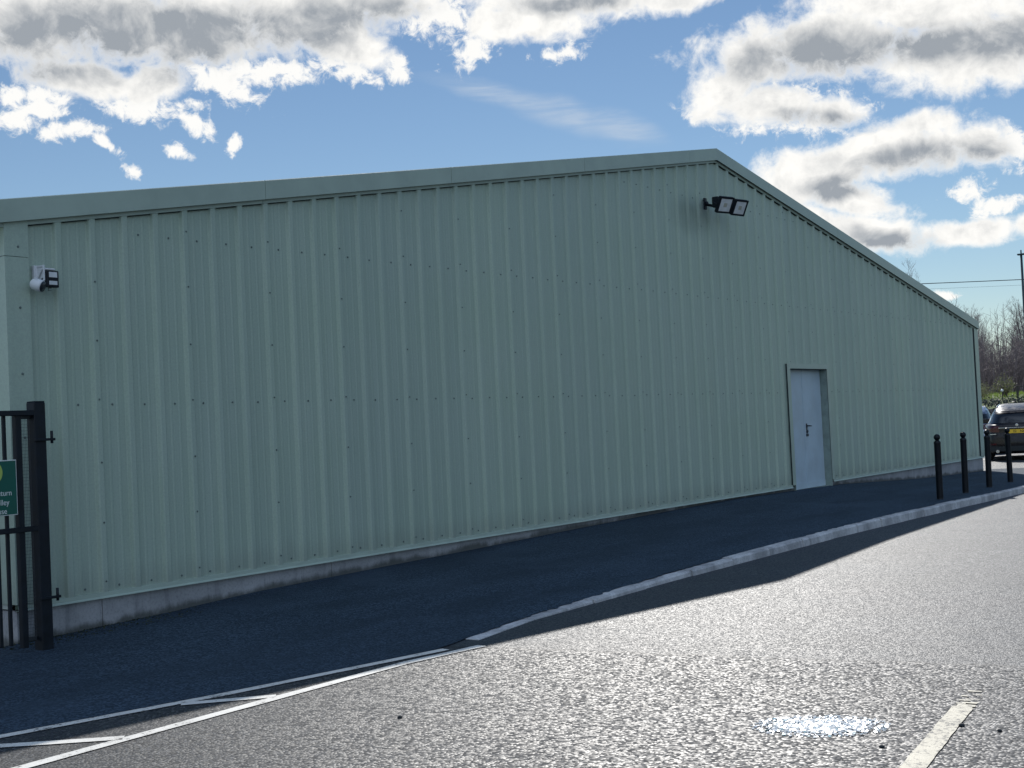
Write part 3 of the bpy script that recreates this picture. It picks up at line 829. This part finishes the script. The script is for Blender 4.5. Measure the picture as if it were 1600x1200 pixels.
        tr = MB(); tr.bbox(px-.030,px-.008,-hw*.55,hw*.55,.905*zs,.925*zs,.004); tr.build('tailgate_strip', M['chrome'], root)
        bd = MB(); bd.bbox(ring_pt(.74,pi).x-.012,ring_pt(.74,pi).x+.02,hw*.62,hw*.80,.735*zs,.755*zs,.003); bd.build('model_badge', M['chrome'], root)
    return root
yaw = pi/2-1.3152
C1 = car('parked_car', M['carpaint'], 1.80, 1.62, 4.4, (30.93,1.11,road(31)), yaw)
tag(C1, 'dark plum estate car parked with its yellow rear plate facing us, behind the bollards', 'car', 'cars parked beyond the building')
C2 = car('parked_car', M['carsilver'], 1.78, 1.60, 4.2, (36.3,4.12,road(36.4)), yaw-.06, False)
tag(C2, 'silver blue car mostly hidden behind the building corner and the dark car', 'car', 'cars parked beyond the building')

# ------------------------------------------------------------------ planting beyond the car park
bank = MB(); bxs = [44.2,45.5,48,50,53,58,70,90,130,220]; bzs = [-.2,.5,1.35,1.66,1.86,1.95,1.7,1.5,1.3,.8]
bys = [-60+i*5 for i in range(41)]
rk = random.Random(9)
vs = [(x+rk.uniform(-.2,.2), y, z+(rk.uniform(-.06,.06) if 0<i<9 else 0)) for i, (x, z) in enumerate(zip(bxs,bzs)) for y in bys]; nb_ = len(bys)
bank.mesh(vs, [(i*nb_+j,(i+1)*nb_+j,(i+1)*nb_+j+1,i*nb_+j+1) for i in range(len(bxs)-1) for j in range(nb_-1)], 0, True)
tag(bank.build('grass_bank', M['turf']), kind='structure')
bank_z = lambda x: interp(x, bxs, bzs)
gr = MB(); rg = random.Random(13)
for i in range(9000):
    x = rg.uniform(46.5,60); y = rg.uniform(-2,16); z = bank_z(x)-.03; h = rg.uniform(.05,.16); a = rg.uniform(0,6.28); s = .02
    gr.poly([(x-s*cos(a),y-s*sin(a),z),(x+s*cos(a),y+s*sin(a),z),(x+rg.uniform(-.05,.05),y+rg.uniform(-.05,.05),z+h)])
tag(gr.build('grass', M['grassblade']), 'sunlit green grass on the bank behind the hedge', 'grass', kind='stuff')

hd = MB(); rh = random.Random(17)
hx0, hx1, hy0, hy1, hz0, hz1 = 41.9, 43.4, -10, 18, road(42)-.02, 1.60
for i in range(17000):
    f = rh.random()
    if f < .55: x, y, z = hx0+abs(rh.gauss(0,.09)), rh.uniform(hy0,hy1), rh.uniform(hz0,hz1)
    elif f < .9: x, y, z = rh.uniform(hx0,hx1), rh.uniform(hy0,hy1), hz1-abs(rh.gauss(0,.08))+.07*sin(y*2.1)+.05*sin(y*5.3)+(.12 if rh.random() < .08 else 0)
    else: x, y, z = hx1-abs(rh.gauss(0,.1)), rh.uniform(hy0,hy1), rh.uniform(hz0,hz1)
    s = rh.uniform(.035,.08); u = Vector((rh.gauss(0,1),rh.gauss(0,1),rh.gauss(0,1))).normalized(); w_ = u.orthogonal().normalized()
    p_ = Vector((x,y,z))
    hd.poly([p_-u*s, p_+w_*s*.5, p_+u*s, p_-w_*s*.5])
HG = empty('hedge', (0,0,0)); tag(HG, 'dark clipped hedge behind the parked cars', 'hedge')
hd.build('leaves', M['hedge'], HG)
hc = MB()
for i in range(28):
    y = hy0+i+.5
    for k in range(4):
        yy = y+rh.uniform(-.4,.4); hc.tube([((hx0+hx1)/2,y,hz0),((hx0+hx1)/2+rh.uniform(-.5,.5),yy,hz1-.3)],[.03,.012],5)
hc.box(hx0+.3,hx1-.3,hy0+.2,hy1-.2,hz0,hz1-.3)
hc.build('woody_core', M['bark'], HG)

def shrub(label, x, y, r, h, nl, seed, mat):
    rs = random.Random(seed); z0 = bank_z(x)-.05
    S = empty('shrub', (x,y,z0)); tag(S, label, 'shrub', 'low shrubs on the bank')
    lv = MB(); st = MB()
    for k in range(34):
        a = rs.uniform(0,6.28); rr = r*sqrt(rs.random()); e = Vector((rr*cos(a), rr*sin(a), h*rs.uniform(.55,1.05)*(1-.45*(rr/r)**2)))
        mid_ = e*.5+Vector((rs.gauss(0,.05),rs.gauss(0,.05),.08))
        st.tube([(rs.gauss(0,.06),rs.gauss(0,.06),0), mid_, e],[.012,.008,.004],4)
        for j in range(nl//34):
            t_ = rs.uniform(.35,1.02); p_ = e*t_+Vector((rs.gauss(0,.07),rs.gauss(0,.07),rs.gauss(0,.06)))
            s = rs.uniform(.018,.045); u = Vector((rs.gauss(0,1),rs.gauss(0,1),rs.gauss(0,1))).normalized(); w_ = u.orthogonal().normalized()
            lv.poly([p_-u*s,p_+w_*s*.55,p_+u*s,p_-w_*s*.55])
    lv.build('foliage', mat, S); st.build('stems', M['twig'], S)
shrub('low olive green shrub just right of the building corner, above the hedge', 50.6, 7.9, .75, .85, 1600, 1, M['shrub'])
shrub('taller straggly olive shrub behind the white marker', 52.6, 7.3, .55, 1.15, 900, 2, M['shrub'])
shrub('small yellowish shrub almost hidden by the building corner', 49.2, 8.5, .6, .75, 1000, 3, M['shrub'])

mk = empty('marker_post', (49.4,6.52,bank_z(49.4)-.02)); tag(mk, 'short marker post with a bright white round top among the shrubs', 'marker post')
q = MB(); q.tube([(0,0,0),(0,0,.42)],.018,8); q.build('stem', M['timber'], mk)
q = MB(); q.lathe([(.01,-.06)]+[(.06*sin(R(a)),-.06*cos(R(a))) for a in range(20,180,20)]+[(.004,.06)],14,0,Matrix.Translation((0,0,.47))); q.build('round_top', M['white'], mk)
tp = empty('fence_post', (50.8,6.27,bank_z(50.8)-.05)); tag(tp, 'dark timber post with a small crossbar on the grass bank', 'post')
q = MB(); q.bbox(-.045,.045,-.045,.045,0,.50,.01); q.build('upright', M['timber'], tp)
q = MB(); q.bbox(-.05,.05,-.15,.13,.50,.535,.008,0,Matrix.Rotation(R(7),4,'X')); q.build('crossbar', M['timber'], tp)

# bare winter trees -------------------------------------------------
def bare_tree(seed, H, trunk_r, spread, levels, lean=.0, nside=5):
    rs = random.Random(seed); tk = MB(); tw = MB()
    def grow(p, d, length, r, lev):
        n = 4; pts = [p]; q_ = p; dd = d
        for i in range(n):
            dd = (dd + Vector((rs.gauss(0,.10),rs.gauss(0,.10),rs.gauss(0,.05)+.05))).normalized()
            q_ = q_+dd*length/n; pts.append(q_)
        rad = [r*(1-.55*i/n) for i in range(n+1)]
        (tk if lev == 0 else tw).tube(pts, rad, nside+2 if lev == 0 else (4 if lev == 1 else 3), 0, True, False)
        if lev >= levels: return
        nb = [16,8,7,4][lev] if lev < 4 else 3
        for k in range(nb):
            f = rs.uniform(.28 if lev == 0 else .2, 1.0) if lev else (.22+.78*(k+rs.random())/nb)
            i = min(n-1, int(f*n)); pp = pts[i]+(pts[i+1]-pts[i])*(f*n-i)
            a = rs.uniform(0,6.28); side = Vector((cos(a),sin(a),0))
            up = rs.uniform(.5,1.3)/spread
            nd = (side+Vector((0,0,up))+dd*.3).normalized()
            ll = length*(rs.uniform(.28,.46) if lev == 0 else rs.uniform(.38,.6))*(1.15-.5*f)
            grow(pp, nd, ll, max(.0038, r*(1-.55*f)*.40), lev+1)
        if lev > 0: return
        grow(pts[-1], dd, length*.25, r*.4, 1)
    grow(Vector((0,0,0)), Vector((lean,0,1)).normalized(), H*.82, trunk_r, 0)
    return tk, tw
protos = []
for sd, H, tr_, sp in ((31,6.6,.07,.75),(32,6.0,.055,.6),(33,7.0,.075,.9),(34,7.6,.05,.8)):
    tk, tw = bare_tree(sd, H, tr_, sp, 3)
    protos.append((tk.data('trunk', M['bark']), tw.data('crown', M['twig']), H))
def place_tree(i, x, y, s, rz, label, group, name='bare_tree', cat='tree'):
    tkm, twm, H = protos[i]
    T = empty(name, (x, y, bank_z(x)-.1), rz); T.scale = (s,s,s*1.0); tag(T, label, cat, group)
    a = bpy.data.objects.new('trunk', tkm); COL.objects.link(a); a.parent = T
    b2 = bpy.data.objects.new('crown', twm); COL.objects.link(b2); b2.parent = T
    return T
rt = random.Random(41)
kinds = ['leafless slender tree with an upright crown in the belt right of the building','leafless thin narrow tree in the belt right of the building','leafless broad twiggy tree in the belt right of the building']
# belt of bare trees; line of sight beside the building runs along (cos 15 deg, sin 15 deg)
for i in range(38):
    D = rt.uniform(80,104); off = rt.uniform(-3.6,6.8)
    x = -8.08 + D*cos(.262) - off*sin(.262)*1.0; y = -9.24 + D*sin(.262) + off*cos(.262)
    j = rt.randrange(3); place_tree(j, x, y, rt.uniform(.78,1.02)*D/96, rt.uniform(0,6.28), kinds[j], 'bare trees beyond the car park')
for i, (x, y, s) in enumerate(((65.8,16.7,1.0),(68.2,18.5,.93))):
    place_tree(3, x, y, s, 1.1+i*2, 'tall bare tree behind the building, its twig tips just showing over the roof slope' if i == 0 else 'tall bare tree wholly behind the building roof, next to the one whose tips show', 'bare trees behind the building')
# thicket of saplings between the trunks
sap = []
for sd in (51,52,53):
    rs = random.Random(sd); q = MB()
    for k in range(26):
        a = rs.uniform(0,6.28); b_ = Vector((rs.gauss(0,.35),rs.gauss(0,.35),0)); h = rs.uniform(1.5,4.2)
        tip = b_+Vector((cos(a)*rs.uniform(.1,.7),sin(a)*rs.uniform(.1,.7),h)); md = (b_+tip)/2+Vector((rs.gauss(0,.12),rs.gauss(0,.12),0))
        q.tube([b_,md,tip],[.016,.011,.004],3,0,True,False)
        for j in range(9):
            f = rs.uniform(.3,.95); p_ = b_+(tip-b_)*f; e = p_+Vector((rs.gauss(0,.28),rs.gauss(0,.28),rs.uniform(.1,.5)))
            q.tube([p_,e],[.008,.003],3,0,True,False)
    sap.append(q.data('thicket_stems', M['twig']))
sl = ['bare brown thicket bush of tangled stems beneath the leafless trees','bare brown thicket bush of upright stems beneath the leafless trees','bare brown thicket bush of leaning stems beneath the leafless trees']
for i in range(100):
    D = rt.uniform(70,98); off = rt.uniform(-3.2,5.6)
    x = -8.08 + D*cos(.262) - off*sin(.262); y = -9.24 + D*sin(.262) + off*cos(.262); j = rt.randrange(3)
    o = bpy.data.objects.new('thicket_bush', sap[j]); COL.objects.link(o); o.location = (x,y,bank_z(x)-.05); o.rotation_euler = (0,0,rt.uniform(0,6.28)); o.scale = [rt.uniform(.8,1.15)]*3
    tag(o, sl[j], 'bush', 'bare thicket bushes under the trees')

# street lamp post and overhead cables
LP = empty('street_lamp', (54.06,6.62,bank_z(54)-.05)); lz = LP.location.z
tag(LP, 'tall thin teal black lamp post with a small flat head at the right edge', 'lamp post')
q = MB(); q.tube([(0,0,0),(0,0,1.2),(0,0,1.25),(0,0,8.05-lz)],[.09,.09,.07,.05],12); q.build('column', M['post'], LP)
q = MB(); q.bbox(-.10,.10,-.16,.16,8.05-lz,8.12-lz,.02); q.tube([(0,0,8.1-lz),(0,0,8.28-lz)],.03,8); q.build('lamp_head', M['post'], LP)
for z, r, lb in ((8.75,.024,'thicker upper overhead cable crossing the sky right of the roof'),(8.42,.006,'thin lower overhead cable crossing the sky right of the roof')):
    pts = []
    for i in range(41):
        f = -3.0+i*.15; x = 71.5+3.2*f; y = 16.5-4.5*f
        pts.append((x, y, z+.05-.03*f+.012*(f-.5)**2))
    q = MB(); q.tube(pts, r, 6); tag(q.build('overhead_cable', M['cable']), lb, 'cable', 'overhead cables')

# ------------------------------------------------------------------ sun and sky
SUN_AZ, SUN_EL = R(61.0), R(33.9)
sv = Vector((sin(SUN_AZ)*cos(SUN_EL), cos(SUN_AZ)*cos(SUN_EL), sin(SUN_EL)))
ld = bpy.data.lights.new('sun', 'SUN'); ld.energy = 4.4; ld.angle = R(.53); ld.color = (1.0,.965,.915)
lo = bpy.data.objects.new('sun', ld); COL.objects.link(lo); lo.location = (60,40,60)
lo.rotation_euler = sv.to_track_quat('Z','Y').to_euler()

W = bpy.data.worlds.new('World'); SC.world = W; W.use_nodes = True
t = W.node_tree; bg = t.nodes['Background']; bg.inputs['Strength'].default_value = .075
sky = N(t, 'ShaderNodeTexSky', sky_type='NISHITA'); sky.sun_disc = False; sky.sun_elevation = SUN_EL; sky.sun_rotation = SUN_AZ
sky.altitude = 50; sky.air_density = 1.0; sky.dust_density = 0.0; sky.ozone_density = 3.4
gen = t.nodes.new('ShaderNodeTexCoord').outputs['Generated']
nv = N(t, 'ShaderNodeVectorMath', operation='NORMALIZE'); t.links.new(gen, nv.inputs[0]); D_ = nv.outputs[0]
sp = t.nodes.new('ShaderNodeSeparateXYZ'); t.links.new(D_, sp.inputs[0])
az = math_(t, 'ARCTAN2', sp.outputs[0], sp.outputs[1]); el = math_(t, 'ARCSINE', sp.outputs[2])
cmb = t.nodes.new('ShaderNodeCombineXYZ'); t.links.new(az, cmb.inputs[0]); t.links.new(el, cmb.inputs[1]); AE = cmb.outputs[0]
# ragged edges: warp the cloud map with noise
wz = N(t, 'ShaderNodeTexNoise'); wz.inputs['Scale'].default_value = 16; wz.inputs['Detail'].default_value = 4; t.links.new(AE, wz.inputs['Vector'])
ws = N(t, 'ShaderNodeVectorMath', operation='SUBTRACT'); t.links.new(wz.outputs['Color'], ws.inputs[0]); ws.inputs[1].default_value = (.5,.5,.5)
wm = N(t, 'ShaderNodeVectorMath', operation='MULTIPLY_ADD'); t.links.new(ws.outputs[0], wm.inputs[0]); wm.inputs[1].default_value = (.024,.02,0); t.links.new(AE, wm.inputs[2])
AEW = wm.outputs[0]
def blobs(lst, vec, k=.12):
    out = None
    for (a, e, ra, re, rot_) in lst:
        mp = N(t, 'ShaderNodeMapping', vector_type='TEXTURE'); mp.inputs['Location'].default_value = (a,e,0); mp.inputs['Rotation'].default_value = (0,0,rot_); mp.inputs['Scale'].default_value = (ra,re,1)
        t.links.new(vec, mp.inputs['Vector'])
        ln = N(t, 'ShaderNodeVectorMath', operation='LENGTH'); t.links.new(mp.outputs[0], ln.inputs[0])
        val = math_(t, 'SUBTRACT', 1.0, ln.outputs['Value'])
        out = val if out is None else math_(t, 'SMOOTH_MAX', out, val, k)
    return out
CLOUDS = [(0.6244, 0.2958, 0.112, 0.04, 0.049), (0.7216, 0.2928, 0.1364, 0.0369, 0.02), (0.81, 0.3044, 0.1035, 0.0307, -0.003), (0.8468, 0.282, 0.0522, 0.0214, -0.278), (0.6533, 0.2586, 0.0613, 0.0165, -0.145), (0.7064, 0.2554, 0.0406, 0.0185, 0.225), (0.8721, 0.3125, 0.0716, 0.0197, -0.02), (1.0158, 0.3066, 0.1198, 0.0202, -0.009), (0.9575, 0.2942, 0.0336, 0.0169, -0.045), (0.9863, 0.2928, 0.0528, 0.02, -0.053), (1.0826, 0.3054, 0.0616, 0.0131, 0.006), (1.1964, 0.2603, 0.1181, 0.0328, -0.02), (1.1165, 0.2367, 0.0351, 0.0261, -0.083), (1.1456, 0.2565, 0.051, 0.031, 0.43), (1.28, 0.2461, 0.104, 0.0343, -0.127), (1.3394, 0.2465, 0.0624, 0.0378, -0.144), (1.162, 0.2192, 0.0552, 0.0215, -0.179), (1.1983, 0.2135, 0.0317, 0.0169, -0.099), (1.2688, 0.2776, 0.1225, 0.0255, -0.132), (1.3133, 0.231, 0.0593, 0.0149, -0.219), (1.2459, 0.1863, 0.0661, 0.0258, 0.037), (1.2599, 0.2004, 0.035, 0.0132, 0.065), (1.2978, 0.1829, 0.0384, 0.0184, -0.287), (1.1915, 0.1735, 0.0499, 0.0226, 0.26), (1.1636, 0.1645, 0.0275, 0.0183, -0.082), (1.2084, 0.1516, 0.0494, 0.0181, -0.349), (1.2248, 0.1251, 0.0533, 0.0164, -0.258), (1.29, 0.1208, 0.0555, 0.0125, -0.004), (1.1895, 0.1372, 0.0362, 0.0183, -0.43), (1.328, 0.1216, 0.0249, 0.011, -0.098), (1.1684, 0.1687, 0.0366, 0.0274, -0.084)] #@CLOUDS
GREYS = [(0.615, 0.2743, 0.1069, 0.0297, 0.045), (0.7076, 0.2838, 0.1445, 0.0326, 0.022), (0.7665, 0.2714, 0.0648, 0.0199, -0.171), (0.8143, 0.2956, 0.0659, 0.022, 0.169), (0.6632, 0.2868, 0.1014, 0.0279, 0.035), (0.8714, 0.2993, 0.0382, 0.0159, -0.021), (1.0156, 0.3022, 0.0479, 0.0088, -0.061), (1.1822, 0.2507, 0.0685, 0.0256, -0.015), (1.2542, 0.2528, 0.0793, 0.0173, -0.069), (1.3145, 0.2501, 0.0635, 0.0169, -0.138), (1.1933, 0.2064, 0.0408, 0.009, -0.096), (1.2543, 0.1779, 0.0526, 0.0133, -0.015), (1.1999, 0.1614, 0.0226, 0.0109, -0.088), (1.2334, 0.1199, 0.0354, 0.0091, -0.17), (1.2931, 0.1755, 0.0299, 0.0088, -0.11)] #@GREYS
WISPS = [(0.6432, 0.2213, 0.0326, 0.0105, 0.108), (0.6221, 0.2352, 0.0257, 0.0104, -0.319), (0.6097, 0.2442, 0.0383, 0.0146, 0.036), (0.609, 0.227, 0.0255, 0.013, 0.03), (0.8812, 0.2643, 0.0162, 0.0153, 0.322), (0.9147, 0.3026, 0.0456, 0.0212, -0.033), (0.8438, 0.2687, 0.0379, 0.0152, -0.366), (0.9399, 0.2794, 0.0288, 0.0179, 0.483), (1.0043, 0.2695, 0.0263, 0.0081, 0.152), (0.7181, 0.2093, 0.0136, 0.0063, -0.173), (0.7602, 0.211, 0.0078, 0.0095, -0.007), (0.6852, 0.1953, 0.0067, 0.0063, -0.345), (0.728, 0.229, 0.0273, 0.0107, -0.607), (0.6968, 0.2399, 0.0493, 0.0159, 0.014), (0.7755, 0.2639, 0.0697, 0.0151, -0.0), (1.2876, 0.1531, 0.0206, 0.0106, 0.073), (1.308, 0.1377, 0.0253, 0.0106, 0.249), (1.2739, 0.0772, 0.0138, 0.0045, -0.075), (1.3229, 0.1778, 0.0184, 0.0191, -0.117), (0.6647, 0.2129, 0.0198, 0.0062, -0.51), (1.1112, 0.2258, 0.0281, 0.0136, -0.081), (0.7476, 0.2603, 0.0414, 0.0177, -0.517), (1.1712, 0.2183, 0.0688, 0.0269, -0.093)] #@WISPS
CIRRUS = [(0.9549, 0.2426, 0.0719, 0.0109, -0.29), (1.002, 0.2265, 0.0718, 0.0137, -0.335), (1.0397, 0.215, 0.0524, 0.0138, -0.308)] #@CIRRUS
f1 = noise(t, AE, 26, 12, .60, .35); f2 = noise(t, AE, 80, 10, .68, .4); fl_ = noise(t, AE, 11, 4, .5)
fb = math_(t, 'ADD', math_(t, 'MULTIPLY', math_(t, 'SUBTRACT', f1, .5), 1.25), math_(t, 'MULTIPLY', math_(t, 'SUBTRACT', f2, .5), .75))
dens = math_(t, 'ADD', blobs(CLOUDS, AEW), fb)
alpha = math_(t, 'POWER', ramp(t, dens, .04, .56), .85)
# thin ragged wisps
wd = math_(t, 'ADD', blobs(WISPS, AEW), math_(t, 'ADD', math_(t, 'MULTIPLY', math_(t, 'SUBTRACT', f2, .5), 2.6), math_(t, 'MULTIPLY', math_(t, 'SUBTRACT', f1, .5), .9)))
walpha = ramp(t, wd, .10, .72, 0, .95)
alpha = math_(t, 'MAXIMUM', alpha, walpha)
# cirrus streak: fine drawn out fibres
mpc = N(t, 'ShaderNodeMapping'); mpc.inputs['Rotation'].default_value = (0,0,R(17)); mpc.inputs['Scale'].default_value = (14,110,1); t.links.new(AE, mpc.inputs['Vector'])
fib = noise(t, mpc.outputs[0], 1.0, 6, .6, .4)
ci = math_(t, 'MULTIPLY', ramp(t, blobs(CIRRUS, AEW), 0, .9, 0, 1), ramp(t, fib, .25, .8, .08, .75))
# thick parts of back-lit cumulus are grey
# the same density sampled a little nearer the sun: thick cloud in front of it means shade
sh = N(t, 'ShaderNodeVectorMath', operation='ADD'); t.links.new(AE, sh.inputs[0]); sh.inputs[1].default_value = (.004, .014, 0)
fs = noise(t, sh.outputs[0], 26, 12, .60, .35)
rel = math_(t, 'SUBTRACT', fs, f1)
gy = math_(t, 'ADD', blobs(GREYS, AEW, .4), math_(t, 'ADD', math_(t, 'MULTIPLY', math_(t, 'SUBTRACT', f1, .5), .32), math_(t, 'MULTIPLY', math_(t, 'SUBTRACT', fl_, .5), .30)))
gm = math_(t, 'MULTIPLY', ramp(t, gy, -.40, .72), ramp(t, dens, .16, .75))
gm = math_(t, 'ADD', gm, math_(t, 'MULTIPLY', math_(t, 'MULTIPLY', rel, 2.0), ramp(t, dens, .2, .7)))
soft = math_(t, 'MULTIPLY', ramp(t, noise(t, AEW, 34, 8, .62), .40, .70), .40)
gm2 = math_(t, 'MAXIMUM', gm, math_(t, 'MULTIPLY', soft, ramp(t, dens, .2, .8)), clamp=True)
ccol = mix(t, gm2, (13.8,13.6,13.1), (4.6,5.05,5.6))
skyc = mix(t, ci, sky.outputs[0], (7.5,8.6,10.0))
fin = mix(t, alpha, skyc, ccol)
# unseen bluish cloud added left of and behind the viewpoint to brighten shaded faces
bk = N(t, 'ShaderNodeVectorMath', operation='DOT_PRODUCT'); t.links.new(D_, bk.inputs[0]); bk.inputs[1].default_value = (-.93,-.25,.27)
lift = math_(t, 'MULTIPLY', ramp(t, bk.outputs['Value'], .02, .62), ramp(t, sp.outputs[2], .02, .16))
fbk = noise(t, D_, 3.2, 8, .58, .2)
bc = math_(t, 'MULTIPLY', ramp(t, fbk, .40, .54), lift)
fin = mix(t, bc, fin, mix(t, ramp(t, fbk, .55, .75), (10.2,12.6,16.5), (7.0,8.6,11.5)))
t.links.new(fin, bg.inputs['Color'])

# ------------------------------------------------------------------ camera
cd = bpy.data.cameras.new('camera'); cd.sensor_width = 36; cd.lens = 2100/1600*36; cd.clip_start = .05; cd.clip_end = 9000
co_ = bpy.data.objects.new('camera', cd); COL.objects.link(co_); SC.camera = co_
r0 = Vector((.578855,-.814036,-.047665)); u0 = Vector((.002087,-.056974,.998373)); f0 = Vector((.815428,.578013,.031281))
mm = Matrix.Identity(4)
for i in range(3): mm[i][0] = r0[i]; mm[i][1] = u0[i]; mm[i][2] = -f0[i]
mm.translation = Vector((-8.083034,-9.241884,1.508099)); co_.matrix_world = mm
SC.view_settings.view_transform = 'Standard'; SC.view_settings.look = 'None'; SC.view_settings.exposure = 0; SC.view_settings.gamma = 1
SC.cycles.use_denoising = True
